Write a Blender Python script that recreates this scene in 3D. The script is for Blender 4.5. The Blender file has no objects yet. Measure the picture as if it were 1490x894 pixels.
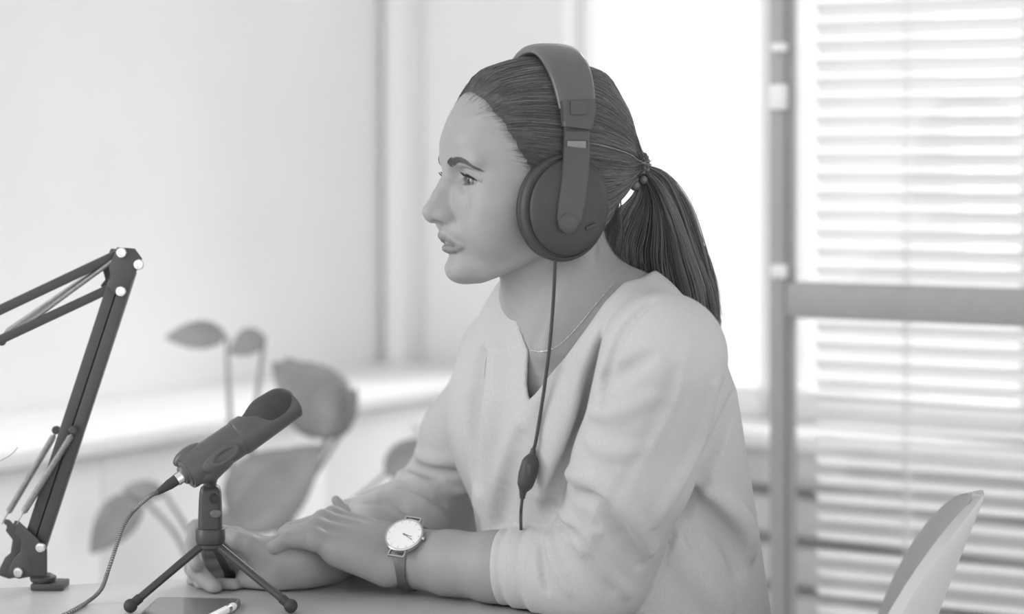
import bpy, bmesh, math, random
import numpy as np
from mathutils import Vector, Matrix

random.seed(7)
rng = np.random.default_rng(11)
scene = bpy.context.scene
col = scene.collection

# ------------------------------------------------------------------ camera
F_PX = 2897.0                    # 70 mm on a 36 mm wide sensor, frame 1490 x 894
CX, HOR = 745.0, 220.0           # picture centre column, horizon row
CAM_Z = 1.195                    # eye height; the desk top is at 0.74
DESK_Z = 0.74
cam_d = bpy.data.cameras.new('camera')
cam = bpy.data.objects.new('camera', cam_d)
col.objects.link(cam)
cam.location = (0, 0, CAM_Z)
cam.rotation_euler = (math.pi / 2, 0, 0)
cam_d.sensor_width = 36.0
cam_d.lens = 70.0
cam_d.shift_y = -(447.0 - HOR) / 1490.0
cam_d.dof.use_dof = True
cam_d.dof.focus_distance = 1.965
cam_d.dof.aperture_fstop = 2.3
scene.camera = cam

# ------------------------------------------------------------------ light
scene.view_settings.view_transform = 'Standard'
scene.view_settings.look = 'None'
scene.view_settings.exposure = 0.47
scene.view_settings.gamma = 1.0
scene.view_settings.use_curve_mapping = False
world = bpy.data.worlds.new('overcast_daylight')
scene.world = world
world.use_nodes = True
bg = world.node_tree.nodes['Background']
bg.inputs['Color'].default_value = (1, 1, 1, 1)
bg.inputs['Strength'].default_value = 1.05


def area_light(name, loc, target, sx, sy, power):
    d = bpy.data.lights.new(name, 'AREA')
    d.shape = 'RECTANGLE'
    d.size, d.size_y, d.energy = sx, sy, power
    o = bpy.data.objects.new(name, d)
    col.objects.link(o)
    o.location = loc
    o.rotation_euler = (Vector(target) - Vector(loc)).to_track_quat('-Z', 'Y').to_euler()
    return o


def P(px, py, d):
    """point seen at pixel (px, py) at distance d in front of the camera"""
    return np.array([(px - CX) / F_PX * d, d, CAM_Z - (py - HOR) / F_PX * d])


# ------------------------------------------------------------------ materials
MATS = {}


def mat(name, grey, rough=0.6, spec=0.5, metal=0.0, noise=None, bump=None, coat=0.0, sub=0.0, attr=None):
    """grey procedural material. noise=(scale, amount) varies the tone, bump=(scale, strength, distance)"""
    if name in MATS:
        return MATS[name]
    m = bpy.data.materials.new(name)
    m.use_nodes = True
    nt = m.node_tree
    b = nt.nodes['Principled BSDF']
    b.inputs['Base Color'].default_value = (grey, grey, grey, 1)
    b.inputs['Roughness'].default_value = rough
    b.inputs['Specular IOR Level'].default_value = spec
    b.inputs['Metallic'].default_value = metal
    b.inputs['Coat Weight'].default_value = coat
    if sub:
        b.inputs['Subsurface Weight'].default_value = sub
        b.inputs['Subsurface Radius'].default_value = (1, 1, 1)
        b.inputs['Subsurface Scale'].default_value = 0.004
    tc = nt.nodes.new('ShaderNodeTexCoord')
    src = None
    if attr:
        a = nt.nodes.new('ShaderNodeAttribute')
        a.attribute_name = attr
        src = a.outputs['Color']
    if noise:
        n = nt.nodes.new('ShaderNodeTexNoise')
        n.inputs['Scale'].default_value = noise[0]
        n.inputs['Detail'].default_value = 4
        nt.links.new(tc.outputs['Object'], n.inputs['Vector'])
        r = nt.nodes.new('ShaderNodeMapRange')
        r.inputs['From Min'].default_value = 0.3
        r.inputs['From Max'].default_value = 0.7
        r.inputs['To Min'].default_value = 1 - noise[1]
        r.inputs['To Max'].default_value = 1 + noise[1]
        nt.links.new(n.outputs['Fac'], r.inputs['Value'])
        mx = nt.nodes.new('ShaderNodeMix')
        mx.data_type = 'RGBA'
        mx.blend_type = 'MULTIPLY'
        mx.inputs[0].default_value = 1.0
        if src:
            nt.links.new(src, mx.inputs[6])
        else:
            mx.inputs[6].default_value = (grey, grey, grey, 1)
        nt.links.new(r.outputs[0], mx.inputs[7])
        src = mx.outputs[2]
    if src:
        nt.links.new(src, b.inputs['Base Color'])
    if bump:
        n = nt.nodes.new('ShaderNodeTexNoise')
        n.inputs['Scale'].default_value = bump[0]
        n.inputs['Detail'].default_value = 3
        nt.links.new(tc.outputs['Object'], n.inputs['Vector'])
        bp = nt.nodes.new('ShaderNodeBump')
        bp.inputs['Strength'].default_value = bump[1]
        bp.inputs['Distance'].default_value = bump[2]
        nt.links.new(n.outputs['Fac'], bp.inputs['Height'])
        nt.links.new(bp.outputs['Normal'], b.inputs['Normal'])
    MATS[name] = m
    return m


# ------------------------------------------------------------------ object helpers
def link(name, me, m=None, parent=None, smooth=True):
    o = bpy.data.objects.new(name, me)
    col.objects.link(o)
    if m is not None:
        me.materials.append(m)
    if parent is not None:
        o.parent = parent
        o.matrix_parent_inverse = parent.matrix_basis.inverted()
    if smooth and len(me.polygons):
        me.polygons.foreach_set('use_smooth', np.ones(len(me.polygons), dtype=bool))
    return o


def tag(o, label=None, cat=None, group=None, kind=None):
    if label: o['label'] = label
    if cat: o['category'] = cat
    if group: o['group'] = group
    if kind: o['kind'] = kind
    return o


def empty(name, loc, label=None, cat=None, group=None, rz=0.0):
    o = bpy.data.objects.new(name, None)
    col.objects.link(o)
    o.location = Vector([float(v) for v in loc])
    o.rotation_euler.z = rz
    o.empty_display_size = 0.05
    bpy.context.view_layer.update()
    return tag(o, label, cat, group)


def raw_mesh(name, V, faces):
    """V (n,3) array; faces (m,k) int array, k = 3 or 4"""
    me = bpy.data.meshes.new(name)
    V = np.asarray(V, dtype=np.float32)
    faces = np.asarray(faces, dtype=np.int32)
    m, k = faces.shape
    me.vertices.add(len(V))
    me.vertices.foreach_set('co', V.ravel())
    me.loops.add(m * k)
    me.loops.foreach_set('vertex_index', faces.ravel())
    me.polygons.add(m)
    me.polygons.foreach_set('loop_start', np.arange(0, m * k, k, dtype=np.int32))
    me.polygons.foreach_set('loop_total', np.full(m, k, dtype=np.int32))
    me.update(calc_edges=True)
    me.validate()
    return me


def bm_obj(name, bm, m, parent=None, smooth=False, auto=None):
    bmesh.ops.recalc_face_normals(bm, faces=bm.faces)
    me = bpy.data.meshes.new(name)
    bm.to_mesh(me)
    bm.free()
    o = link(name, me, m, parent, smooth=smooth)
    if auto is not None:
        me.polygons.foreach_set('use_smooth', np.ones(len(me.polygons), dtype=bool))
        me.set_sharp_from_angle(angle=math.radians(auto))
    return o


def bm_box(bm, size, mtx, bevel=0.0, seg=2):
    g = bmesh.ops.create_cube(bm, size=1.0)
    vs = g['verts']
    bmesh.ops.scale(bm, vec=size, verts=vs)
    if bevel > 0:
        es = list({e for v in vs for e in v.link_edges})
        r = bmesh.ops.bevel(bm, geom=es, offset=bevel, segments=seg, profile=0.5, affect='EDGES')
        vs = list({v for f in r['faces'] for v in f.verts} | {v for v in vs if v.is_valid})
    bmesh.ops.transform(bm, matrix=mtx, verts=vs)


def box(name, size, mtx, m, parent=None, bevel=0.0, seg=2):
    bm = bmesh.new()
    bm_box(bm, size, mtx, bevel, seg)
    return bm_obj(name, bm, m, parent, auto=40 if bevel else None)


def frame(o, x=None, z=None):
    """4x4 matrix at o whose local X runs along x and local Z as near as possible to z"""
    o = Vector([float(v) for v in o])
    X = Vector([float(v) for v in x]).normalized()
    Z = Vector([float(v) for v in (z if z is not None else (0, 0, 1))])
    Y = Z.cross(X)
    if Y.length < 1e-6:
        Y = Vector((0, 1, 0)).cross(X)
    Y.normalize()
    Z = X.cross(Y)
    M = Matrix((X, Y, Z)).transposed().to_4x4()
    M.translation = o
    return M


def bar(name, a, b, w, t, m, parent=None, z=None, bevel=0.001):
    """box bar from a to b, w wide (local Y), t thick (local Z)"""
    a, b = Vector([float(v) for v in a]), Vector([float(v) for v in b])
    M = frame((a + b) / 2, b - a, z)
    return box(name, ((b - a).length, w, t), M, m, parent, bevel)


def tubes_data(paths, radii, sides=8, caps=True):
    """paths (n,m,3) and radii (n,m) -> vertices, quads"""
    paths = np.asarray(paths, dtype=np.float64)
    n, m, _ = paths.shape
    T = np.gradient(paths, axis=1)
    T /= np.linalg.norm(T, axis=2, keepdims=True) + 1e-12
    ref = np.where(np.abs(T[:, :1, 2:3]) > 0.9, np.array([1.0, 0, 0]), np.array([0, 0, 1.0]))
    U = np.empty_like(T)
    u = ref[:, 0] - T[:, 0] * np.sum(ref[:, 0] * T[:, 0], axis=1, keepdims=True)
    u /= np.linalg.norm(u, axis=1, keepdims=True) + 1e-12
    for j in range(m):
        u = u - T[:, j] * np.sum(u * T[:, j], axis=1, keepdims=True)
        u /= np.linalg.norm(u, axis=1, keepdims=True) + 1e-12
        U[:, j] = u
    W = np.cross(T, U)
    a = np.arange(sides) * 2 * np.pi / sides
    ring = (U[:, :, None] * np.cos(a)[None, None, :, None] + W[:, :, None] * np.sin(a)[None, None, :, None])
    V = paths[:, :, None] + ring * np.asarray(radii)[:, :, None, None]
    idx = np.arange(n * m * sides).reshape(n, m, sides)
    nx = np.roll(idx, -1, axis=2)
    Q = np.stack([idx[:, :-1], nx[:, :-1], nx[:, 1:], idx[:, 1:]], axis=-1).reshape(-1, 4)
    return V.reshape(-1, 3), Q


def smooth_path(pts, n=40):
    """Catmull-Rom through the points"""
    p = np.asarray(pts, dtype=float)
    p = np.vstack([2 * p[0] - p[1], p, 2 * p[-1] - p[-2]])
    k = len(p) - 3
    t = np.linspace(0, k - 1e-9, n)
    i = t.astype(int)
    f = (t - i)[:, None]
    a, b, c, d = p[i], p[i + 1], p[i + 2], p[i + 3]
    return 0.5 * (2 * b + (c - a) * f + (2 * a - 5 * b + 4 * c - d) * f ** 2 + (3 * b - a - 3 * c + d) * f ** 3)


def tube(name, pts, r, m, parent=None, sides=10, n=None, smooth=True):
    path = smooth_path(pts, n) if n else np.asarray(pts, dtype=float)
    rad = np.full(len(path), r) if np.isscalar(r) else np.interp(np.linspace(0, 1, len(path)), np.linspace(0, 1, len(r)), r)
    V, Q = tubes_data(path[None], rad[None], sides)
    bm = bmesh.new()
    vs = [bm.verts.new(v) for v in V]
    for q in Q:
        bm.faces.new([vs[i] for i in q])
    bm.faces.new(vs[:sides][::-1])
    bm.faces.new(vs[-sides:])
    return bm_obj(name, bm, m, parent, auto=50)


def lathe_bm(profile, M, sides=32, sx=1.0, sy=1.0, bm=None):
    """profile [(r, h)...] turned about local Z of M"""
    bm = bm or bmesh.new()
    rings = []
    for r, h in profile:
        if r <= 1e-7:
            rings.append([bm.verts.new(M @ Vector((0, 0, h)))])
        else:
            rings.append([bm.verts.new(M @ Vector((r * sx * math.cos(k * 2 * math.pi / sides), r * sy * math.sin(k * 2 * math.pi / sides), h))) for k in range(sides)])
    for a, b in zip(rings[:-1], rings[1:]):
        for k in range(sides):
            k2 = (k + 1) % sides
            if len(a) == 1 and len(b) > 1:
                bm.faces.new((a[0], b[k], b[k2]))
            elif len(b) == 1 and len(a) > 1:
                bm.faces.new((a[k], a[k2], b[0]))
            elif len(a) > 1:
                bm.faces.new((a[k], a[k2], b[k2], b[k]))
    for rg in (rings[0], rings[-1]):
        if len(rg) > 1:
            try:
                bm.faces.new(rg)
            except ValueError:
                pass
    return bm


def lathe(name, profile, M, m, parent=None, sides=32, sx=1.0, sy=1.0, auto=40):
    return bm_obj(name, lathe_bm(profile, M, sides, sx, sy), m, parent, auto=auto)


def zframe(o, z, x=None):
    """matrix at o whose local Z runs along z"""
    Z = Vector([float(v) for v in z]).normalized()
    X = Vector([float(v) for v in x]) if x is not None else (Vector((1, 0, 0)) if abs(Z.x) < 0.9 else Vector((0, 1, 0)))
    X = (X - Z * X.dot(Z)).normalized()
    M = Matrix((X, Z.cross(X), Z)).transposed().to_4x4()
    M.translation = Vector([float(v) for v in o])
    return M


# ------------------------------------------------------------------ implicit-surface sculpting
def smin(a, b, k):
    if k <= 0:
        return np.minimum(a, b)
    h = np.clip(0.5 + 0.5 * (b - a) / k, 0, 1)
    return b * (1 - h) + a * h - k * h * (1 - h)


def smax(a, b, k):
    return -smin(-a, -b, k)


def sstep(a, b, x):
    t = np.clip((x - a) / (b - a), 0, 1)
    return t * t * (3 - 2 * t)


class Field:
    def __init__(self, lo, hi, h):
        self.lo, self.h = np.array(lo, dtype=np.float64), h
        self.n = np.ceil((np.array(hi) - self.lo) / h).astype(int) + 1
        self.ax = [(self.lo[i] + h * np.arange(self.n[i])).astype(np.float32) for i in range(3)]
        self.F = np.full(self.n, 0.06, dtype=np.float32)

    def sub(self, lo, hi):
        i0 = np.clip(np.floor((np.array(lo) - self.lo) / self.h).astype(int), 0, self.n)
        i1 = np.clip(np.ceil((np.array(hi) - self.lo) / self.h).astype(int) + 1, 0, self.n)
        sl = tuple(slice(a, b) for a, b in zip(i0, i1))
        return sl, self.ax[0][sl[0]][:, None, None], self.ax[1][sl[1]][None, :, None], self.ax[2][sl[2]][None, None, :]

    def op(self, fn, lo, hi, k=0.0, op='u', pad=None):
        pad = (k + 3 * self.h) if pad is None else pad
        sl, X, Y, Z = self.sub(np.array(lo) - pad, np.array(hi) + pad)
        if self.F[sl].size == 0:
            return
        d = fn(X, Y, Z).astype(np.float32)
        if op == 'u': self.F[sl] = smin(self.F[sl], d, k)
        elif op == 's': self.F[sl] = smax(self.F[sl], -d, k)
        elif op == 'i': self.F[sl] = smax(self.F[sl], d, k)
        elif op == '+': self.F[sl] += d

    def cone(self, a, b, ra, rb, k=0.0, op='u'):
        a, b = np.array(a, dtype=np.float64), np.array(b, dtype=np.float64)
        ba = b - a
        L = max(float(ba @ ba), 1e-12)
        r = max(ra, rb)

        def fn(X, Y, Z):
            t = np.clip(((X - a[0]) * ba[0] + (Y - a[1]) * ba[1] + (Z - a[2]) * ba[2]) / L, 0, 1).astype(np.float32)
            return np.sqrt((X - a[0] - t * ba[0]) ** 2 + (Y - a[1] - t * ba[1]) ** 2 + (Z - a[2] - t * ba[2]) ** 2) - (ra + (rb - ra) * t)
        self.op(fn, np.minimum(a, b) - r, np.maximum(a, b) + r, k, op)

    def chain(self, pts, k=0.0, k0=None, op='u'):
        """pts [(xyz, r)...]; smooth inside the chain by joining the pieces before merging"""
        P3 = [np.array(p, dtype=np.float64) for p, r in pts]
        R = [r for p, r in pts]
        rm = max(R)

        def fn(X, Y, Z):
            out = None
            for a, b, ra, rb in zip(P3[:-1], P3[1:], R[:-1], R[1:]):
                ba = b - a
                L = max(float(ba @ ba), 1e-12)
                t = np.clip(((X - a[0]) * ba[0] + (Y - a[1]) * ba[1] + (Z - a[2]) * ba[2]) / L, 0, 1).astype(np.float32)
                d = np.sqrt((X - a[0] - t * ba[0]) ** 2 + (Y - a[1] - t * ba[1]) ** 2 + (Z - a[2] - t * ba[2]) ** 2) - (ra + (rb - ra) * t)
                out = d if out is None else smin(out, d, k0 or 0.0)
            return out
        self.op(fn, np.min(P3, axis=0) - rm, np.max(P3, axis=0) + rm, k, op)

    def ell(self, c, r, R=None, k=0.0, op='u'):
        """ellipsoid; R columns are its axes in world space"""
        c, r = np.array(c, dtype=np.float64), np.array(r, dtype=np.float64)
        R = np.eye(3) if R is None else np.array(R)
        ext = np.sqrt(((R * r[None, :]) ** 2).sum(axis=1))

        def fn(X, Y, Z):
            dx, dy, dz = X - c[0], Y - c[1], Z - c[2]
            q = [dx * R[0, i] + dy * R[1, i] + dz * R[2, i] for i in range(3)]
            k0 = np.sqrt(sum((q[i] / r[i]) ** 2 for i in range(3)))
            k1 = np.sqrt(sum((q[i] / r[i] ** 2) ** 2 for i in range(3))) + 1e-6
            return k0 * (k0 - 1.0) / k1
        self.op(fn, c - ext, c + ext, k, op)

    def sample(self, pts):
        g = (np.asarray(pts) - self.lo) / self.h
        i = np.clip(np.floor(g).astype(int), 0, self.n - 2)
        f = np.clip(g - i, 0, 1)
        out = 0
        for a in (0, 1):
            for b in (0, 1):
                for c in (0, 1):
                    w = (f[..., 0] if a else 1 - f[..., 0]) * (f[..., 1] if b else 1 - f[..., 1]) * (f[..., 2] if c else 1 - f[..., 2])
                    out = out + w * self.F[i[..., 0] + a, i[..., 1] + b, i[..., 2] + c]
        return out

    def hit(self, px, py, d0=1.6, d1=2.5, default=2.0):
        """distance at which the view ray through a pixel first meets the surface"""
        ds = np.arange(d0, d1, self.h * 0.5)
        pts = np.stack([(px - CX) / F_PX * ds, ds, CAM_Z - (py - HOR) / F_PX * ds], axis=1)
        inside = np.all((pts > self.lo) & (pts < self.lo + self.h * (self.n - 1)), axis=1)
        v = np.where(inside, self.sample(pts), 0.06)
        w = np.nonzero(v < 0)[0]
        return float(ds[w[0]]) if len(w) else default

    def grad(self, pts):
        e = self.h
        pts = np.asarray(pts, dtype=np.float64)
        g = np.stack([self.sample(pts + e * np.eye(3)[i]) - self.sample(pts - e * np.eye(3)[i]) for i in range(3)], axis=-1)
        return g / (np.linalg.norm(g, axis=-1, keepdims=True) + 1e-9)

    def mesh(self, relax=1):
        """naive surface nets -> vertices, quads"""
        F, n = self.F, self.n
        for ax in range(3):                    # close the surface at the border of the grid
            for e in (0, -1):
                s = [slice(None)] * 3
                s[ax] = e
                F[tuple(s)] = np.maximum(F[tuple(s)], 0.5 * self.h)
        neg = F < 0
        cs = lambda A, a, b, c: A[a:n[0] - 1 + a, b:n[1] - 1 + b, c:n[2] - 1 + c]
        cnt = np.zeros(n - 1, dtype=np.int8)
        for a in (0, 1):
            for b in (0, 1):
                for c in (0, 1):
                    cnt += cs(neg, a, b, c)
        cells = np.argwhere((cnt > 0) & (cnt < 8))
        I, J, K = cells.T
        acc = np.zeros((len(cells), 3))
        num = np.zeros(len(cells))
        corner = {(a, b, c): F[I + a, J + b, K + c] for a in (0, 1) for b in (0, 1) for c in (0, 1)}
        for ax in range(3):
            for u in (0, 1):
                for v in (0, 1):
                    p0 = [u, v]
                    p0.insert(ax, 0)
                    p1 = [u, v]
                    p1.insert(ax, 1)
                    f0, f1 = corner[tuple(p0)], corner[tuple(p1)]
                    m = (f0 < 0) != (f1 < 0)
                    t = np.where(m, f0 / np.where(m, f0 - f1, 1), 0)
                    pt = np.tile(np.array(p0, dtype=float), (len(cells), 1))
                    pt[:, ax] += t
                    acc += pt * m[:, None]
                    num += m
        V = (cells + acc / num[:, None]) * self.h + self.lo
        idm = np.full(n - 1, -1, dtype=np.int32)
        idm[I, J, K] = np.arange(len(cells))
        quads = []
        for ax in range(3):
            s0 = [slice(1, n[i] - 1) for i in range(3)]
            s0[ax] = slice(0, n[ax] - 1)
            s1 = list(s0)
            s1[ax] = slice(1, n[ax])
            A, B = neg[tuple(s0)], neg[tuple(s1)]
            e = np.argwhere(A != B)
            if not len(e):
                continue
            flip = A[tuple(e.T)]
            off = np.ones(3, dtype=int)
            off[ax] = 0
            e = e + off
            u, v = [(1, 2), (2, 0), (0, 1)][ax]
            du, dv = np.zeros(3, dtype=int), np.zeros(3, dtype=int)
            du[u], dv[v] = 1, 1
            q = np.stack([idm[tuple((e - du - dv).T)], idm[tuple((e - dv).T)], idm[tuple(e.T)], idm[tuple((e - du).T)]], axis=1)
            q[~flip] = q[~flip][:, ::-1]
            quads.append(q)
        Q = np.vstack(quads)
        Q = Q[(Q >= 0).all(axis=1)]
        for _ in range(relax):                 # a light smoothing pass
            s = np.zeros_like(V)
            c = np.zeros(len(V))
            for i in range(4):
                for j in ((i + 1) % 4, (i + 3) % 4):
                    for x in range(3):
                        s[:, x] += np.bincount(Q[:, i], weights=V[Q[:, j], x], minlength=len(V))
                    c += np.bincount(Q[:, i], minlength=len(V))
            V = 0.5 * V + 0.5 * s / np.maximum(c, 1)[:, None]
        return V, Q

# ================================================================== THE ROOM
def lights():
    d = bpy.data.lights.new('daylight_sun', 'SUN')
    d.energy = 5.0
    d.angle = math.radians(55)
    o = bpy.data.objects.new('daylight_sun', d)
    col.objects.link(o)
    o.location = (3, 5, 4)
    o.rotation_euler = Vector((-0.62, -0.66, -0.62)).to_track_quat('-Z', 'Y').to_euler()
    # daylight of a second window in the side wall, beyond the left edge of the picture
    area_light('side_window_daylight', (-1.72, 1.75, 1.45), (0.2, 2.1, 1.0), 1.1, 1.3, 17.0)


lights()

M_wall = mat('wall_paint', 0.84, 0.9, 0.2, noise=(6, 0.015), bump=(180, 0.06, 0.002))
M_white = mat('white_lacquer', 0.88, 0.55, 0.3, noise=(9, 0.012))
M_floor = mat('floor_vinyl', 0.42, 0.6, 0.3, noise=(5, 0.08))
M_frame = mat('partition_steel', 0.36, 0.45, 0.4, noise=(40, 0.03))
M_winframe = mat('window_frame_white', 0.82, 0.4, 0.4, noise=(20, 0.01))
M_glass = bpy.data.materials.new('clear_glass')
M_glass.use_nodes = True
nt = M_glass.node_tree
nt.nodes.clear()
_o = nt.nodes.new('ShaderNodeOutputMaterial')
_m = nt.nodes.new('ShaderNodeMixShader')
_t = nt.nodes.new('ShaderNodeBsdfTransparent')
_g = nt.nodes.new('ShaderNodeBsdfGlossy')
_g.inputs['Roughness'].default_value = 0.02
_t.inputs['Color'].default_value = (0.97, 0.97, 0.97, 1)
_m.inputs[0].default_value = 0.05
nt.links.new(_t.outputs[0], _m.inputs[1])
nt.links.new(_g.outputs[0], _m.inputs[2])
nt.links.new(_m.outputs[0], _o.inputs[0])

CORNER = Vector((-0.229, 4.10, 0))
WD = Vector((0.82, -0.572, 0)).normalized()        # along the window wall, away from the corner
LD = Vector((-0.572, -0.82, 0)).normalized()       # along the left wall, away from the corner
SILL_Z = 0.70


def wbox(name, t0, t1, n0, n1, z0, z1, m, parent=None, org=CORNER, d=WD, nrm=LD, bevel=0.0):
    """box along d from t0 to t1, along nrm from n0 to n1, between two heights"""
    c = org + d * (t0 + t1) / 2 + nrm * (n0 + n1) / 2 + Vector((0, 0, (z0 + z1) / 2))
    return box(name, (t1 - t0, n1 - n0, z1 - z0), frame(c, d), m, parent, bevel)


def struct(o):
    return tag(o, kind='structure')


H_ROOM = 2.7
# floor
bm = bmesh.new()
fl = [(-3.6, -0.6), (3.6, -0.6), (3.6, 2.0)]
pts = [CORNER, CORNER + WD * 4.2, CORNER + WD * 4.2 + LD * 5.2, CORNER + LD * 5.2]
vs = [bm.verts.new((p.x, p.y, 0.0)) for p in pts]
f = bm.faces.new(vs)
r = bmesh.ops.extrude_face_region(bm, geom=[f])
bmesh.ops.translate(bm, vec=(0, 0, -0.05), verts=[v for v in r['geom'] if isinstance(v, bmesh.types.BMVert)])
struct(bm_obj('floor', bm, M_floor))
# ceiling
bm = bmesh.new()
vs = [bm.verts.new((p.x, p.y, H_ROOM)) for p in pts]
f = bm.faces.new(vs)
r = bmesh.ops.extrude_face_region(bm, geom=[f])
bmesh.ops.translate(bm, vec=(0, 0, 0.1), verts=[v for v in r['geom'] if isinstance(v, bmesh.types.BMVert)])
struct(bm_obj('ceiling', bm, M_wall))
# left wall, with the pipe boxing at the corner
struct(wbox('wall_left', -0.15, 4.2, -0.15, 0.0, 0, H_ROOM, M_wall, d=LD, nrm=WD))
# window wall: solid stretch, below the sill, above the window, far end
WIN0, WIN1, WINTOP = 0.405, 3.3, 2.25
bm = bmesh.new()
for a, b, z0, z1 in ((0.0, WIN0, 0, H_ROOM), (WIN0, WIN1, 0, SILL_Z - 0.03), (WIN0, WIN1, WINTOP, H_ROOM), (WIN1, 4.2, 0, H_ROOM)):
    c = CORNER + WD * (a + b) / 2 - LD * 0.075 + Vector((0, 0, (z0 + z1) / 2))
    bm_box(bm, (b - a, 0.15, z1 - z0), frame(c, WD))
struct(bm_obj('wall_right', bm, M_wall))
# boxed riser in the corner
struct(wbox('trim_1', 0.012, 0.062, 0.0, 0.075, 0, H_ROOM, M_wall, bevel=0.008))
# window
win = struct(empty('window_1', CORNER + WD * 1.88 + Vector((0, 0, SILL_Z))))
wbox('window_sill', WIN0 - 0.02, WIN1 + 0.02, -0.15, 0.10, SILL_Z - 0.03, SILL_Z, M_winframe, win, bevel=0.006)
for a, b in ((WIN0, WIN0 + 0.02), (0.80, 0.87), (1.30, 1.39), (1.78, 1.86), (2.5, 2.58), (WIN1 - 0.06, WIN1)):
    wbox('window_mullion', a, b, -0.12, -0.05, SILL_Z, WINTOP, M_winframe, win, bevel=0.006)
wbox('window_rail', WIN0, WIN1, -0.12, -0.05, SILL_Z, SILL_Z + 0.06, M_winframe, win, bevel=0.006)
wbox('window_rail', WIN0, WIN1, -0.12, -0.05, WINTOP - 0.06, WINTOP, M_winframe, win, bevel=0.006)
for a, b in ((WIN0 + 0.02, 0.80), (0.87, 1.30), (1.39, 1.78), (1.86, 2.5), (2.58, WIN1 - 0.06)):
    wbox('pane', a, b, -0.09, -0.084, SILL_Z + 0.06, WINTOP - 0.06, M_glass, win)

# radiator casing of horizontal boards under the sill
M_board = mat('radiator_board', 0.62, 0.6, 0.3, noise=(12, 0.05))
M_dark = mat('dark_recess', 0.3, 0.8, 0.2, noise=(12, 0.1))
rad = empty('radiator_casing', CORNER + WD * 1.8, 'grey slatted radiator casing below the bright window sill', 'radiator cover')
wbox('back_panel', WIN0 + 0.04, WIN1, 0.008, 0.02, 0.05, 0.668, M_dark, rad)
z = 0.664
for k in range(7):
    wbox('board', WIN0 + 0.04, WIN1, 0.02, 0.05 - 0.004 * (k % 2), z - 0.068, z, M_board, rad, bevel=0.004)
    z -= 0.086
for t in (WIN0 + 0.08, 1.9, WIN1 - 0.04):
    wbox('foot', t - 0.03, t + 0.03, 0.008, 0.05, 0.0, 0.05, M_dark, rad)

# low white cabinet along the left wall
CAB_Z = 0.768
cab = empty('low_cabinet', CORNER + LD * 0.87 + WD * 0.16, 'long low white cabinet against the pale side wall', 'cabinet')
wbox('cabinet_top', 0.08, 1.66, 0.002, 0.34, CAB_Z - 0.025, CAB_Z, M_white, cab, d=LD, nrm=WD, bevel=0.003)
wbox('body', 0.08, 1.66, 0.002, 0.30, 0.06, CAB_Z - 0.025, M_white, cab, d=LD, nrm=WD)
wbox('plinth', 0.10, 1.64, 0.01, 0.27, 0.0, 0.06, M_white, cab, d=LD, nrm=WD)
for k in range(3):
    a = 0.085 + k * 0.523
    dr = wbox('door', a + 0.0008, a + 0.5222, 0.30, 0.318, 0.07, CAB_Z - 0.03, M_white, cab, d=LD, nrm=WD, bevel=0.002)
    wbox('handle', a + 0.24, a + 0.28, 0.318, 0.326, 0.69, 0.70, M_white, dr, d=LD, nrm=WD, bevel=0.003)

# house across the street, seen through the window
M_facade = mat('facade_plaster', 0.62, 0.9, 0.2, noise=(0.6, 0.06))
M_fwin = mat('facade_window', 0.30, 0.3, 0.4, noise=(0.8, 0.1))
hc = CORNER + WD * 6.6 - LD * 16
house = empty('neighbour_building', (hc.x, hc.y, -6), 'pale plastered building across the street behind the window', 'building')
Mh = frame(hc + Vector((0, 0, -1.0)), WD)
box('wall', (13.0, 6.0, 14.0), Mh, M_facade, house)
for iz in range(4):
    for ix in range(5):
        c = Mh @ Vector((-4.8 + ix * 2.4, -3.0, -4.0 + iz * 3.0))
        wo = box('window', (1.0, 0.12, 1.5), frame(c, WD), M_fwin, house)
        for q in (-0.27, 0.27):
            box('pane', (0.42, 0.04, 1.36), frame(c + WD * q + LD * 0.07, WD), M_glass, wo)

# glazed partition with a steel frame
PO = Vector(P(1137, 434, 2.75)); PO.z = 0
PD = Vector((0.89, -0.456, 0)).normalized()
PN = Vector((-0.456, -0.89, 0)).normalized()
part = empty('glass_partition', PO, 'steel framed glass partition with a thick middle rail beside the window', 'partition')
pw = lambda *a, **k: wbox(*a, org=PO, d=PD, nrm=PN, **k)
RZ0, RZ1 = 0.9465 + 0.02, 1.0146
pw('post', -0.011, 0.011, -0.03, 0.02, 0, 2.3, M_frame, part, bevel=0.003)
pw('glazing_bead', 0.011, 0.018, -0.012, 0.012, 0.06, 2.27, M_frame, part, bevel=0.002)
pw('post', 1.22, 1.26, -0.03, 0.02, 0, 2.3, M_frame, part, bevel=0.003)
pw('rail', 0.011, 1.22, -0.028, 0.018, RZ0, RZ1, M_frame, part, bevel=0.004)
pw('rail', 0.011, 1.22, -0.028, 0.018, 2.27, 2.3, M_frame, part, bevel=0.004)
pw('rail', 0.011, 1.22, -0.028, 0.018, 0.0, 0.06, M_frame, part, bevel=0.004)
pw('pane', 0.012, 1.22, -0.006, 0.0, RZ1, 2.27, M_glass, part)
pw('pane', 0.012, 1.22, -0.006, 0.0, 0.06, RZ0, M_glass, part)
for zz, hh, n in ((1.337, 0.013, 0.03), (1.269, 0.036, 0.036), (1.03, 0.02, 0.03)):
    pw('latch', -0.006, 0.016, 0.015, n, zz - hh / 2, zz + hh / 2, M_winframe, part, bevel=0.004)

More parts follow.
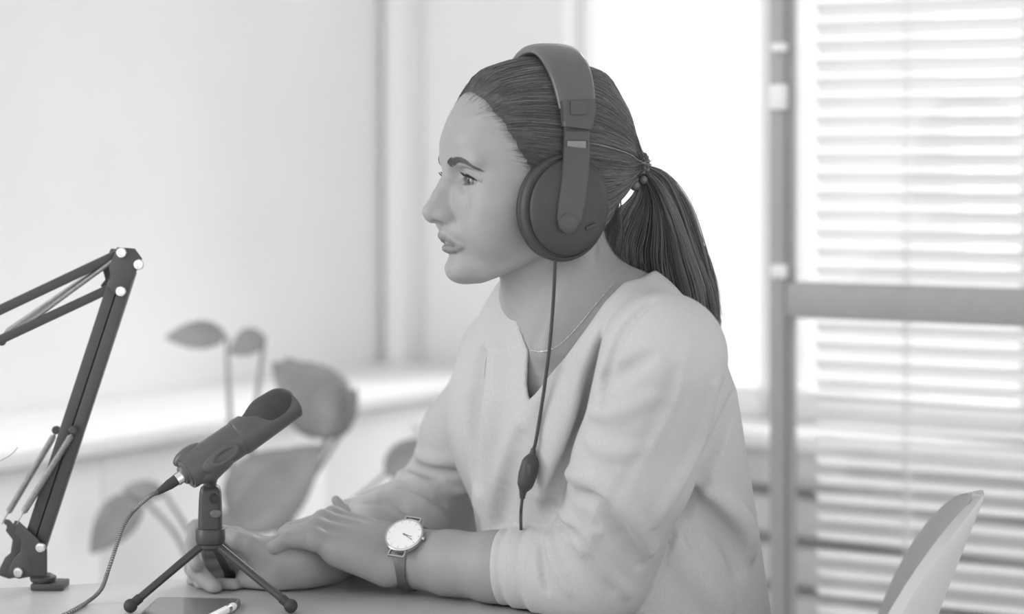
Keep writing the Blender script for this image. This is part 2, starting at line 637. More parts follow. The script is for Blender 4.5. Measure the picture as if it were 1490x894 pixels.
# venetian blind hanging just behind the partition
M_slat = bpy.data.materials.new('blind_slat')
M_slat.use_nodes = True
b = M_slat.node_tree.nodes['Principled BSDF']
b.inputs['Base Color'].default_value = (0.86, 0.86, 0.86, 1)
b.inputs['Roughness'].default_value = 0.5
_tr = M_slat.node_tree.nodes.new('ShaderNodeBsdfTranslucent')
_tr.inputs['Color'].default_value = (0.9, 0.9, 0.9, 1)
_mx = M_slat.node_tree.nodes.new('ShaderNodeMixShader')
_mx.inputs[0].default_value = 0.55
M_slat.node_tree.links.new(b.outputs[0], _mx.inputs[1])
M_slat.node_tree.links.new(_tr.outputs[0], _mx.inputs[2])
M_slat.node_tree.links.new(_mx.outputs[0], M_slat.node_tree.nodes['Material Output'].inputs[0])
blind = empty('venetian_blind', PO + PD * 0.62 - PN * 0.06 + Vector((0, 0, 2.2)), 'white venetian blind of thin slats hanging behind the glass partition', 'blind')
pw('head_rail', 0.03, 1.2, -0.085, -0.04, 2.2, 2.24, M_winframe, blind, bevel=0.003)
SP, SW = 0.0262, 0.026
slat_me = None
bm = bmesh.new()
n = 5
prof = [((i / (n - 1) - 0.5) * SW, -0.0022 * ((i / (n - 1) - 0.5) * 2) ** 2) for i in range(n)]
rows = []
for zz in (0.0, -0.0007):
    rows.append([[bm.verts.new((x, y, h + zz)) for y, h in prof] for x in (-0.585, 0.585)])
for i in range(n - 1):
    bm.faces.new((rows[0][0][i], rows[0][0][i + 1], rows[0][1][i + 1], rows[0][1][i]))
    bm.faces.new((rows[1][0][i], rows[1][1][i], rows[1][1][i + 1], rows[1][0][i + 1]))
for e in (0, n - 1):
    bm.faces.new((rows[0][0][e], rows[0][1][e], rows[1][1][e], rows[1][0][e]))
bmesh.ops.recalc_face_normals(bm, faces=bm.faces)
slat_me = bpy.data.meshes.new('slat')
bm.to_mesh(slat_me); bm.free()
slat_me.materials.append(M_slat)
slat_me.polygons.foreach_set('use_smooth', np.ones(len(slat_me.polygons), dtype=bool))
zz = 2.18
k = 0
while zz > 0.32:
    o = bpy.data.objects.new('slat', slat_me)
    col.objects.link(o)
    o.parent = blind
    o.matrix_parent_inverse = blind.matrix_basis.inverted()
    o.matrix_basis = frame(PO + PD * 0.615 - PN * 0.062 + Vector((0, 0, zz)), PD) @ Matrix.Rotation(math.radians(-38 + random.uniform(-2, 2)), 4, 'X')
    zz -= SP
pw('bottom_rail', 0.03, 1.2, -0.075, -0.05, 0.29, 0.305, M_winframe, blind, bevel=0.003)
for t in (0.16, 0.62, 1.06):
    pw('ladder_cord', t - 0.001, t + 0.001, -0.0755, -0.074, 0.29, 2.2, M_winframe, blind)
    pw('ladder_cord', t - 0.001, t + 0.001, -0.050, -0.0485, 0.29, 2.2, M_winframe, blind)

# ================================================================== FURNITURE
M_desk = mat('desk_laminate', 0.57, 0.32, 0.5, noise=(14, 0.05), bump=(120, 0.03, 0.001))
M_metal = mat('painted_steel', 0.5, 0.4, 0.5, noise=(30, 0.04))
Ea = np.array([-0.534, 2.0758]); Eb = np.array([-0.354, 2.116])
e1 = (Eb - Ea) / np.linalg.norm(Eb - Ea)
R0 = np.array([0.108, 1.956]); e2 = np.array([-0.56, 0.83]); e2 /= np.linalg.norm(e2)
A = np.linalg.solve(np.stack([e1, -e2], axis=1), R0 - Ea)
Cn = Ea + e1 * A[0]
quad = [Cn, Cn - e1 * 1.15, Cn - e1 * 1.15 - e2 * 0.95, Cn - e2 * 0.95]


def round_poly(pts, r, seg=6):
    out = []
    n = len(pts)
    for i in range(n):
        p, a, b = pts[i], pts[i - 1], pts[(i + 1) % n]
        u = (a - p) / np.linalg.norm(a - p)
        v = (b - p) / np.linalg.norm(b - p)
        s, e = p + u * r, p + v * r
        for k in range(seg + 1):
            t = k / seg
            out.append((1 - t) ** 2 * s + 2 * t * (1 - t) * p + t * t * e)
    return out


def prism(name, poly, z0, z1, m, parent=None, bevel=0.0, auto=40):
    bm = bmesh.new()
    f = bm.faces.new([bm.verts.new((p[0], p[1], z0)) for p in poly])
    r = bmesh.ops.extrude_face_region(bm, geom=[f])
    bmesh.ops.translate(bm, vec=(0, 0, z1 - z0), verts=[v for v in r['geom'] if isinstance(v, bmesh.types.BMVert)])
    if bevel:
        es = [e for e in bm.edges if abs(e.verts[0].co.z - e.verts[1].co.z) < 1e-6]
        bmesh.ops.bevel(bm, geom=es, offset=bevel, segments=2, profile=0.5, affect='EDGES')
    return bm_obj(name, bm, m, parent, auto=auto)


dc = sum(quad) / 4
desk = empty('desk', (dc[0], dc[1], 0), 'pale laminate desk top under the folded arms', 'desk')
prism('desk_top', round_poly(quad, 0.03), DESK_Z - 0.028, DESK_Z, M_desk, desk, bevel=0.003)
for q in quad:
    q2 = q + (dc - q) * 0.08
    bar('leg', (q2[0], q2[1], 0), (q2[0], q2[1], DESK_Z - 0.028), 0.04, 0.04, M_metal, desk)
for i in range(4):
    a, b = quad[i] + (dc - quad[i]) * 0.08, quad[(i + 1) % 4] + (dc - quad[(i + 1) % 4]) * 0.08
    bar('apron', (a[0], a[1], DESK_Z - 0.05), (b[0], b[1], DESK_Z - 0.05), 0.02, 0.04, M_metal, desk)

# moulded shell chair
M_shell = mat('chair_shell', 0.55, 0.5, 0.4, noise=(20, 0.02))
ch_yaw = math.radians(-15)
chair = empty('shell_chair', (0.193, 2.03, 0), 'pale moulded plastic shell chair behind the seated woman', 'chair')
cf = Vector((-math.cos(ch_yaw), -math.sin(ch_yaw), 0))
cl = Vector((math.sin(ch_yaw), -math.cos(ch_yaw), 0))
co = Vector((0.193, 2.03, -0.006))
# side profile of the shell: (forward, height, half width)
prof = smooth_path([(0.215, 0.425, 0.19), (0.19, 0.445, 0.205), (0.08, 0.437, 0.215), (-0.06, 0.43, 0.22), (-0.135, 0.452, 0.215),
                    (-0.172, 0.52, 0.21), (-0.190, 0.60, 0.205)], 24).tolist()
for k in range(1, 19):
    h_ = 0.60 + 0.262 * math.sin(k / 18 * math.pi / 2)
    prof.append((-0.190 - 0.085 * ((h_ - 0.60) / 0.262) ** 1.25, h_, max(0.205 * (1 - ((h_ - 0.60) / 0.262) ** 3.2) ** 0.5, 0.012)))
bm = bmesh.new()
NC = 17
grid = []
for f_, h_, w_ in prof:
    row = []
    up = sstep(0.45, 0.6, h_)
    for j in range(NC):
        s = j / (NC - 1) * 2 - 1
        curl = abs(s) ** 3
        p = co + cl * (w_ * s) + cf * (f_ + 0.048 * up * curl * (w_ / 0.205) ** 1.5) + Vector((0, 0, h_ + 0.035 * (1 - up) * curl))
        row.append(bm.verts.new(p))
    grid.append(row)
for a, b in zip(grid[:-1], grid[1:]):
    for j in range(NC - 1):
        bm.faces.new((a[j], a[j + 1], b[j + 1], b[j]))
shell = bm_obj('shell', bm, M_shell, chair, smooth=True)
md = shell.modifiers.new('thickness', 'SOLIDIFY'); md.thickness = 0.012; md.offset = 0
md = shell.modifiers.new('round', 'BEVEL'); md.width = 0.004; md.segments = 3; md.limit_method = 'ANGLE'
M_leg = mat('chair_leg', 0.35, 0.5, 0.4, noise=(30, 0.05))
for sf, sl in ((1, 1), (1, -1), (-1, 1), (-1, -1)):
    a = co + cf * (0.13 * sf) + cl * (0.13 * sl) + Vector((0, 0, 0.424))
    b = co + cf * (0.21 * sf) + cl * (0.21 * sl) + Vector((0, 0, 0.006))
    tube('leg', [a, (a + b) / 2, b], [0.014, 0.012, 0.009], M_leg, chair)
for sf in (1, -1):
    a = co + cf * (0.135 * sf) + cl * 0.14 + Vector((0, 0, 0.40))
    b = co + cf * (0.135 * sf) - cl * 0.14 + Vector((0, 0, 0.40))
    tube('seat_support', [a, b], 0.009, M_leg, chair)

# ================================================================== THE PERSON
YAW = math.radians(20)
HO = P(785, 258, 1.985)                       # between the ears, at eye level
hc_, hs_ = math.cos(YAW), math.sin(YAW)
H_F = np.array([-hc_, -hs_, 0.0])              # where the face points
H_L = np.array([hs_, -hc_, 0.0])               # her left
H_U = np.array([0, 0, 1.0])
H_R = np.stack([H_F, H_L, H_U], axis=1)


def H(f, l, u):
    """head coordinates in millimetres -> world"""
    return HO + (H_F * f + H_L * l + H_U * u) * 0.001


def to_head(X, Y, Z):
    dx, dy = X - HO[0], Y - HO[1]
    f = (dx * H_F[0] + dy * H_F[1]) * 1000
    l = (dx * H_L[0] + dy * H_L[1]) * 1000
    return f, l, (Z - HO[2]) * 1000 + 0 * f


# the head without features: front, back and half width at each height
_u = np.array([-110, -103, -96, -88, -78, -70, -63, -55, -46, -40, -27, -10, 4, 12, 24, 33, 42, 60, 78, 90, 100])
_ff = np.array([72, 84, 91.5, 94, 92.5, 93, 93, 96, 97.5, 96.5, 94, 93, 94, 96.5, 100, 100.5, 98.5, 91, 80, 70, 58])
_w = np.array([34, 38, 43, 47, 50.5, 53, 55, 57.5, 60, 61.5, 64.5, 67, 68, 68.5, 69.5, 70, 70, 68, 62, 55, 46])
_n = np.array([1.9, 1.9, 1.9, 1.9, 1.9, 1.92, 1.95, 2.0, 2.05, 2.1, 2.15, 2.2, 2.25, 2.3, 2.35, 2.35, 2.35, 2.3, 2.2, 2.1, 2.0])


def head_base(f, l, u):
    u1 = np.asarray(u).ravel()                # height is constant along the first two axes
    ff, w, n = (np.interp(u1, _u, t).reshape(np.shape(u)).astype(np.float32) for t in (_ff, _w, _n))
    c = 5.0
    a = np.where(f > c, ff - c, 70.0)
    q = (np.abs(f - c) / a) ** n + (np.abs(l) / w) ** n
    q = np.maximum(q, 1e-6) ** (1 / n)
    rho = np.sqrt((f - c) ** 2 + l ** 2)
    d = rho - rho / q
    d = np.where(rho < 1e-3, -40, d)
    # underside of the jaw, rising from the chin to the jaw angle; top of the forehead
    ub = -104.0 + np.clip(66 - f, 0, 200) * 0.50
    d = smax(d, ub - u, 14.0)
    d = smax(d, u - 96.0, 20.0)
    # skull
    k0 = np.sqrt(((f - 0) / 93) ** 2 + (l / 71) ** 2 + ((u - 28) / 83) ** 2)
    k1 = np.sqrt(((f - 0) / 93 ** 2) ** 2 + (l / 71 ** 2) ** 2 + ((u - 28) / 83 ** 2) ** 2) + 1e-6
    return smin(d, k0 * (k0 - 1) / k1, 12.0)


def head_base_grid(X, Y, Z):
    f, l, _ = to_head(X, Y, Z)
    u = (Z - HO[2]) * 1000
    return (head_base(f, l, u) * 0.001)


def hcone(fd, a, b, ra, rb, k, op='u'):
    fd.cone(H(*a), H(*b), ra * .001, rb * .001, k * .001, op)


def hell(fd, c, r, k, op='u', R=None):
    fd.ell(H(*c), np.array(r) * .001, H_R if R is None else H_R @ R, k * .001, op)


def rot_u(deg):
    a = math.radians(deg)
    return np.array([[math.cos(a), -math.sin(a), 0], [math.sin(a), math.cos(a), 0], [0, 0, 1.0]])


def rot_l(deg):
    a = math.radians(deg)
    return np.array([[math.cos(a), 0, math.sin(a)], [0, 1, 0], [-math.sin(a), 0, math.cos(a)]])


def rot_f(deg):
    a = math.radians(deg)
    return np.array([[1, 0, 0], [0, math.cos(a), -math.sin(a)], [0, math.sin(a), math.cos(a)]])


# ---- body frame
BYAW = math.radians(33)
B_F = np.array([-math.cos(BYAW), -math.sin(BYAW), 0.0])
B_L = np.array([math.sin(BYAW), -math.cos(BYAW), 0.0])
_tz = np.array([0.55, 0.66, 0.74, 0.85, 0.95, 1.00, 1.04, 1.07, 1.10])
_tx = np.array([0.140, 0.130, 0.118, 0.102, 0.089, 0.082, 0.077, 0.073, 0.070])
_ty = np.array([2.10, 2.10, 2.095, 2.085, 2.062, 2.042, 2.028, 2.018, 2.01])
_ta = np.array([0.160, 0.158, 0.156, 0.154, 0.150, 0.143, 0.120, 0.092, 0.070])
_tb = np.array([0.142, 0.142, 0.143, 0.142, 0.136, 0.120, 0.095, 0.076, 0.060])


def torso_fn(inset):
    def fn(X, Y, Z):
        z1 = Z.ravel()
        cx, cy, a, b = (np.interp(z1, _tz, t).reshape(Z.shape).astype(np.float32) for t in (_tx, _ty, _ta, _tb))
        a, b = a - inset, b - inset
        dx, dy = X - cx, Y - cy
        f = dx * B_F[0] + dy * B_F[1]
        l = dx * B_L[0] + dy * B_L[1]
        n = 2.05
        q = np.maximum((np.abs(f) / b) ** n + (np.abs(l) / a) ** n, 1e-6) ** (1 / n)
        rho = np.sqrt(f * f + l * l)
        d = (rho - rho / q) * 0.9
        return smax(d, (Z - (1.085 - inset)), 0.03)
    return fn


# arm joints
SH_L = np.array([0.142, 1.862, 1.003]); EL_L = P(866, 828, 1.965); CU_L = P(722, 826, 2.005); WR_L = P(598, 812, 2.055)
SH_R = np.array([0.004, 2.140, 0.968]); EL_R = np.array([-0.085, 2.265, 0.787]); CU_R = P(520, 776, 2.13); WR_R = P(436, 816, 2.072)
NECK0 = P(812, 395, 2.00); NECK1 = P(842, 480, 2.015)


def body_neck(fd):
    """neck, throat and upper chest"""
    fd.cone(P(806, 340, 2.0), P(838, 470, 2.015), 0.053, 0.055, 0.012)
    # slope of the throat under the jaw
    fd.cone(P(775, 385, 1.985), P(812, 480, 1.99), 0.030, 0.036, 0.02)
    # neck muscles from behind the ears to the collar bones
    fd.cone(P(850, 350, 1.955), P(800, 505, 1.93), 0.012, 0.009, 0.014)
    fd.cone(P(790, 350, 2.03), P(776, 505, 1.97), 0.012, 0.009, 0.014)
    fd.op(torso_fn(0.006), (-0.15, 1.75, 0.80), (0.3, 2.25, 1.08), 0.03)


def build_head():
    fd = Field(np.array([-0.135, 1.82, 0.940]), np.array([0.185, 2.13, 1.325]), 0.00125)
    fd.op(head_base_grid, fd.lo, fd.lo + fd.n * fd.h, 0.0, pad=0)
    # muzzle and chin
    hell(fd, (83, 0, -53), (18.5, 27, 16), 10)
    hell(fd, (83, 0, -90), (14.5, 19, 13.5), 10)
    for s in (1, -1):
        # cheekbone, cheek, brow ridge
        hell(fd, (57, 43 * s, -24), (25, 21, 20), 24)
        hell(fd, (62, 36 * s, -52), (22, 18, 24), 20)
        hcone(fd, (92, 12 * s, 15.5), (80, 42 * s, 17), 8, 7, 8)
        # eye socket
        hell(fd, (97, 31 * s, -2), (15.5, 17, 12), 7, 's')
        hell(fd, (100, 21 * s, -1), (10, 9, 9), 12, 's')
    # nose
    for s in (1, -1):
        hell(fd, (86, 17 * s, -20), (9, 9, 15), 12)
    fd.chain([(H(90.5, 0, 12), .0065), (H(93.5, 0, 4), .0060), (H(97.5, 0, -6), .0062), (H(104, 0, -19), .0072), (H(114.3, 0, -33.0), .0078)], k=.010, k0=.004)
    fd.cone(H(95, 0, -14), H(102, 0, -36), .009, .0115, .011)
    for s in (1, -1):
        hell(fd, (101.0, 10.6 * s, -36.2), (11.5, 6.0, 7.2), 4, R=rot_u(-12 * s))
    hcone(fd, (113.5, 0, -37.5), (102, 0, -46), 4.6, 5.0, 4)
    for s in (1, -1):
        hell(fd, (108, 6.6 * s, -44.0), (7.2, 3.3, 4.2), 2.0, 's', R=rot_u(-14 * s))
        # wing crease
        hcone(fd, (98, 19.0 * s, -34), (94.5, 19.0 * s, -41), 0.8, 0.8, 3, 's')
    # lips
    up = [(H(90, 21.5, -66.5), .0014), (H(96.5, 12, -60.5), .0030), (H(100.6, 4.5, -56.6), .0038), (H(100.4, 0, -57.0), .0036),
          (H(100.6, -4.5, -56.6), .0038), (H(96.5, -12, -60.5), .0030), (H(90, -21.5, -66.5), .0014)]
    lo = [(H(90, 20.5, -67.8), .0016), (H(94.5, 10, -69.4), .0036), (H(96.6, 0, -69.8), .0050), (H(94.5, -10, -69.4), .0036), (H(90, -20.5, -67.8), .0016)]
    fd.chain(up, k=.0035, k0=.003)
    fd.chain(lo, k=.0035, k0=.003)
    fd.chain([(H(91, 19.5, -67.0), .0004), (H(96, 12, -64.8), .0014), (H(102, 0, -62.8), .0030), (H(96, -12, -64.8), .0014), (H(91, -19.5, -67.0), .0004)], k=.0016, op='s')
    hcone(fd, (110.0, 0, -47), (107.5, 0, -53), 2.2, 2.5, 4, 's')          # philtrum
    hcone(fd, (101, -9, -79), (101, 9, -79), 4.2, 4.2, 7, 's')              # fold under the lip
    # lids over the eyeballs, then the almond opening
    for s in (1, -1):
        ec = np.array([74.0, 31.0 * s, -2.5])
        hell(fd, ec, (13.9, 13.9, 13.9), 5)
        c0 = H(*ec)

        def almond(X, Y, Z, s=s):
            f, l, u = to_head(X, Y, Z)
            l = l * s - 31.5
            u = u + 2.2 - (l * -0.12)
            # two arcs meeting in the corners
            up_ = np.sqrt(l * l + (u + 18.5) ** 2) - 23.2
            dn_ = np.sqrt(l * l + (u - 21.0) ** 2) - 24.8
            return np.maximum(np.maximum(up_, dn_), 78.0 - f) * 0.001
        fd.op(almond, c0 - 0.03, c0 + 0.03, 0.0008, 's')
        # crease above the upper lid
        fd.chain([(H(89, 18 * s, 5.5), .0008), (H(88.5, 29 * s, 9.2), .001), (H(82.5, 42 * s, 5.8), .0008)], k=.003, op='s')
    body_neck(fd)
    # ears
    for s in (1, -1):
        hell(fd, (-2, 69 * s, -8), (15, 7, 27), 4, R=rot_l(-12))
    return fd


head_fd = build_head()
HV, HQ = head_fd.mesh(relax=1)


# ---- forearms and hands
def build_arms():
    lo = np.array([-0.365, 1.90, 0.735])
    hi = np.array([0.02, 2.20, 0.860])
    fd = Field(lo, hi, 0.0014)
    K = .009
    # ---- right forearm and hand (lies on the desk, curled round the rear leg of the small tripod)
    fd.chain([(EL_R, .040), (P(540, 785, 2.155), .036), (P(470, 808, 2.095), .0295), (WR_R, .0262), (P(405, 819, 2.078), .026)], k=.01, k0=.02)
    right = {}
    wr = P(405, 822, 2.085)
    # palm: four metacarpals and the heel of the hand
    mc = [P(342, 783, 2.108), P(336, 800, 2.115), P(338, 820, 2.115), P(350, 838, 2.108)]
    for q, r in zip(mc, (.0115, .0115, .011, .0105)):
        fd.cone(wr + (q - P(345, 815, 2.11)) * 0.35, q, .015, r, .012)
    fd.cone(P(400, 840, 2.065), P(360, 845, 2.075), .017, .013, .014)      # little-finger side heel
    fd.cone(P(405, 815, 2.065), P(374, 803, 2.062), .0175, .0135, .014)     # ball of the thumb
    # thumb
    fd.chain([(P(385, 806, 2.06), .0135), (P(362, 793, 2.056), .0108), (P(346, 787, 2.056), .0098), (P(334, 781, 2.062), .0082)], k=.007, k0=.003)
    # fingers: knuckle, middle joint, end joint, tip
    fingers = [
        [(mc[0], .0112), (P(287, 771, 2.092), .0096), (P(279, 800, 2.066), .0088), (P(286, 822, 2.052), .0076)],
        [(mc[1], .0112), (P(283, 800, 2.094), .0100), (P(286, 832, 2.062), .0092), (P(312, 856, 2.048), .0080)],
        [(mc[2], .0108), (P(283, 826, 2.094), .0096), (P(297, 853, 2.070), .0090), (P(340, 853, 2.062), .0076)],
        [(mc[3], .0100), (P(284, 850, 2.090), .0086), (P(300, 866, 2.076), .0080), (P(328, 862, 2.072), .0068)],
    ]
    for ch in fingers:
        fd.chain(ch, k=.0028, k0=.003)
        fd.cone(ch[1][0], ch[1][0], ch[1][1] * 1.06, ch[1][1] * 1.06, .004)
    # ---- left forearm and hand (laid over the right forearm, back of the hand up)
    fl = Field(lo, hi, 0.0014)
    fl.chain([(EL_L, .042), (P(800, 828, 1.983), .0375), (CU_L, .0325), (P(655, 820, 2.03), .0292), (WR_L, .0268), (P(575, 808, 2.058), .0262)], k=.01, k0=.02)
    k0 = [P(484, 755, 2.088), P(470, 761, 2.068), P(461, 772, 2.050), P(457, 787, 2.034)]
    b0 = [P(568, 786, 2.078), P(566, 794, 2.064), P(566, 806, 2.052), P(568, 822, 2.042)]
    for a, q, r in zip(b0, k0, (.0112, .0115, .011, .0102)):
        fl.cone(a, q, .0165, r, .008)
    fl.ell(P(520, 795, 2.058), (.036, .030, .016), k=.012)
    fl.cone(P(560, 833, 2.04), P(490, 806, 2.036), .014, .012, .012)
    # tendons
    for a, q in zip(b0, k0):
        t0, t1 = a + (q - a) * 0.45 + np.array([0, -.001, .010]), q + np.array([0, -.002, .0085])
        fl.cone(t0, t1, .0022, .0032, .005)
        fl.cone(q + np.array([0, -.001, .002]), q + np.array([0, -.001, .002]), .0108, .0108, .006)
    lf = [
        [(k0[0], .0108), (P(436, 770, 2.100), .0092), (P(420, 800, 2.110), .0084), (P(424, 822, 2.105), .0072)],
        [(k0[1], .0112), (P(424, 773, 2.086), .0094), (P(404, 801, 2.098), .0086), (P(408, 824, 2.096), .0074)],
        [(k0[2], .0106), (P(417, 778, 2.068), .0090), (P(398, 800, 2.082), .0082), (P(402, 822, 2.084), .0070)],
        [(k0[3], .0098), (P(420, 786, 2.045), .0082), (P(401, 797, 2.050), .0074), (P(394, 803, 2.060), .0062)],
    ]
    for ch in lf:
        fl.chain(ch, k=.003, k0=.003)
    # thumb along the far side, its tip lifted
    fl.chain([(P(565, 782, 2.085), .013), (P(530, 765, 2.102), .0112), (P(504, 748, 2.110), .0086), (P(489, 728, 2.112), .0050)], k=.008, k0=.004)
    # hand lies on the forearm without sinking in: push it out of the right arm
    fl.F = smax(fl.F, -(fd.F + 0.0006), .002)
    fd.F = np.minimum(fd.F, fl.F)
    # rest on the desk
    sl, X, Y, Z = fd.sub(lo - 1, hi + 1)
    fd.F = smax(fd.F, (DESK_Z + 0.0008 - Z) + 0 * X + 0 * Y, .004).astype(np.float32)
    # cut level where the sleeves take over
    return fd


arm_fd = build_arms()
AV, AQ = arm_fd.mesh(relax=1)


# ---- sweater
def dpix(a, b):
    return math.hypot(a[0] - b[0], a[1] - b[1])


def build_sweater():
    lo = np.array([-0.225, 1.785, 0.60])
    hi = np.array([0.300, 2.345, 1.125])
    fd = Field(lo, hi, 0.0025)
    fd.op(torso_fn(0.0), lo, hi, 0.0, pad=0)
    nb = np.array([0.066, 2.012, 1.030])
    fd.cone(nb + np.array([0, 0, -.005]), nb * .42 + SH_L * .58 + np.array([.004, 0, .002]), .055, .052, .03)
    fd.cone(nb + np.array([-.004, 0.01, -.012]), SH_R, .052, .053, .03)
    # chest
    for s in (1, -1):
        c = np.array([0.092, 2.065, 0.915]) + B_F * 0.082 + B_L * 0.060 * s
        fd.ell(c, (.050, .055, .062), np.stack([B_F, B_L, H_U], axis=1), k=.05)
    body_only = fd.F.copy()

    # near sleeve
    arm = Field(lo, hi, 0.0025)
    mid = SH_L * 0.5 + EL_L * 0.5 + np.array([0.004, -.010, 0.0])
    arm.chain([(SH_L, .0600), (mid, .0555), (EL_L + np.array([0.006, 0.0, 0.006]), .0545)], k0=.02)
    arm.chain([(EL_L, .052), (P(800, 826, 1.985), .0465), (P(765, 826, 1.993), .042)], k=.02, k0=.01)
    # roomy fabric at the back of the elbow
    arm.ell(P(845, 835, 1.965), (.06, .045, .047), k=.02)
    # gathered cuff bands, each a little narrower than the last
    arm.chain([(P(776, 826, 1.992), .0405), (P(752, 826, 1.998), .0395)], k=.006)
    arm.chain([(P(736, 826, 2.002), .0368), (P(716, 826, 2.008), .0350)], k=.003)
    ax = (P(716, 826, 2.008) - P(776, 826, 1.992)); ax /= np.linalg.norm(ax)
    e = P(690, 826, 2.014)

    def cutter(X, Y, Z, e=e, ax=ax):
        return (X - e[0]) * ax[0] + (Y - e[1]) * ax[1] + (Z - e[2]) * ax[2]
    arm.op(cutter, P(640, 826, 2.02) - .06, P(716, 826, 2.0) + .06, .003, 'i', pad=0)

    # stitched edges of the turned-up cuff
    def rings(X, Y, Z):
        rel = [X - e[0], Y - e[1], Z - e[2]]
        t = -(rel[0] * ax[0] + rel[1] * ax[1] + rel[2] * ax[2])
        out = 0
        for px_, amp, w in ((747, .0030, .0036), (784, .0030, .0040)):
            t0 = -(P(px_, 826, 2.0) - e) @ ax
            out = out + amp * np.exp(-((t - t0) / w) ** 2) - .0014 * np.exp(-((t - t0 - .008) / (w * 1.6)) ** 2)
        return out
    arm.op(rings, P(690, 826, 2.0) - .06, P(800, 826, 2.0) + .06, 0, '+', pad=0)

    # far sleeve
    far = Field(lo, hi, 0.0025)
    far.chain([(SH_R, .053), (SH_R * .5 + EL_R * .5 + np.array([-.006, 0, 0]), .050), (EL_R, .049), (P(590, 768, 2.185), .047), (P(520, 778, 2.125), .0395)], k0=.025)
    e2_ = P(497, 783, 2.112); a2 = e2_ - P(560, 770, 2.16); a2 /= np.linalg.norm(a2)

    def cut2(X, Y, Z):
        return (X - e2_[0]) * a2[0] + (Y - e2_[1]) * a2[1] + (Z - e2_[2]) * a2[2]
    far.op(cut2, P(450, 800, 2.05) - .07, P(560, 760, 2.16) + .05, .003, 'i', pad=0)

    def ridge(fl, pix, r, k, op='u', lift=0.0, d0=1.6, d1=2.5):
        """fold drawn on the visible surface along a path of pixels"""
        pts = smooth_path([(x, y, 0) for x, y in pix], max(6, len(pix) * 4))[:, :2]
        ds = [fl.hit(x, y, d0, d1, default=-1) for x, y in pts]
        ok = [(x, y, d) for (x, y), d in zip(pts, ds) if d > 0]
        if len(ok) < 2:
            return
        n = len(ok)
        ch = []
        for i, (x, y, d) in enumerate(ok):
            t = i / (n - 1)
            rr = r * (0.45 + 0.55 * math.sin(math.pi * min(max(t, .02), .98)) ** 0.6)
            ch.append((P(x, y, d + (rr * (1.0 - lift) if op == 'u' else -rr * (0.25 - lift))), rr))
        fl.chain(ch, k=k, k0=.002, op=op)

    # folds on the near sleeve: long crease, elbow gathers
    ridge(arm, [(1003, 500), (975, 580), (930, 665), (880, 745), (852, 800)], .007, 0.0074, lift=.35)
    ridge(arm, [(985, 540), (958, 610), (915, 690), (866, 768)], .006, 0.0087, 's', lift=-.2)
    ridge(arm, [(1040, 560), (1015, 640), (985, 700), (950, 760)], .008, 0.0087, lift=.3)
    ridge(arm, [(805, 738), (830, 755), (850, 790), (880, 830), (912, 862)], .010, 0.0062, lift=.45)
    ridge(arm, [(812, 760), (838, 790), (862, 825), (892, 862)], .007, 0.0062, 's', lift=0)
    ridge(arm, [(830, 690), (870, 700), (915, 745), (945, 800)], .010, 0.0081, lift=.35)
    ridge(arm, [(838, 722), (872, 735), (905, 780), (930, 825)], .008, 0.0074, 's', lift=-.05)
    ridge(arm, [(800, 782), (812, 820), (830, 860)], .007, 0.0056, lift=.35)
    ridge(arm, [(786, 790), (790, 830), (796, 862)], .005, 0.0037, 's', lift=0)
    ridge(arm, [(862, 600), (900, 598), (950, 575)], .008, 0.0087, lift=.2)
    ridge(arm, [(872, 560), (905, 545), (945, 520)], .007, 0.0087, 's', lift=-.2)
    ridge(arm, [(858, 640), (890, 655), (930, 650)], .008, 0.0087, lift=.2)
    # folds on the far sleeve
    ridge(far, [(598, 655), (625, 668), (665, 668), (690, 660)], .008, 0.0074, lift=.35)
    ridge(far, [(575, 690), (610, 700), (650, 712), (680, 712)], .008, 0.0074, lift=.35)
    ridge(far, [(585, 675), (620, 686), (665, 690)], .006, 0.0062, 's', lift=0)
    ridge(far, [(545, 722), (590, 722), (630, 745), (655, 775)], .008, 0.0062, lift=.35)
    ridge(far, [(558, 708), (600, 710), (645, 732)], .006, 0.0062, 's', lift=0)
    ridge(far, [(525, 742), (560, 742), (590, 765), (605, 785)], .0065, 0.0050, lift=.35)
    ridge(far, [(535, 732), (575, 732), (610, 758)], .005, 0.0050, 's', lift=0)
    ridge(far, [(508, 752), (535, 758), (555, 780)], .006, 0.0043, lift=.35)

    # folds on the trunk
    fd.F = body_only
    ridge(fd, [(770, 600), (745, 680), (722, 740), (715, 790)], .010, .022, lift=.3)
    ridge(fd, [(725, 520), (722, 590), (712, 660), (700, 730)], .009, .022, lift=.2)
    ridge(fd, [(880, 480), (850, 560), (815, 640), (800, 720)], .010, .022, lift=.3)
    ridge(fd, [(752, 640), (735, 700), (728, 760)], .008, .016, 's', lift=-.1)
    ridge(fd, [(700, 520), (690, 600), (690, 700)], .008, .016, 's', lift=-.2)
    ridge(fd, [(998, 702), (1040, 728), (1074, 762), (1090, 800)], .017, .010, lift=.85)
    ridge(fd, [(1000, 728), (1030, 752), (1062, 790), (1075, 830)], .009, .014, 's', lift=0)
    ridge(fd, [(965, 740), (985, 800), (1020, 850), (1050, 890)], .009, .018, lift=.2)
    ridge(fd, [(1000, 740), (1012, 790)], .006, .012, 's', lift=0)

    # the trunk falls back beside the sleeve, so that the sleeve stands proud of it
    ridge(fd, [(930, 455), (896, 500), (878, 550), (868, 600), (850, 650), (822, 705), (800, 745)], .016, .010, 's', lift=.35)
    ridge(fd, [(1072, 575), (1040, 650), (1006, 712), (968, 772), (935, 825), (905, 870)], .011, .010, 's', lift=.3)
    # sleeve lies against the trunk with a clear fold, merges at the shoulder
    sl, X, Y, Z = fd.sub(lo - 1, hi + 1)
    kk = (0.003 + 0.022 * sstep(1.02, 1.06, Z)) + 0 * X + 0 * Y
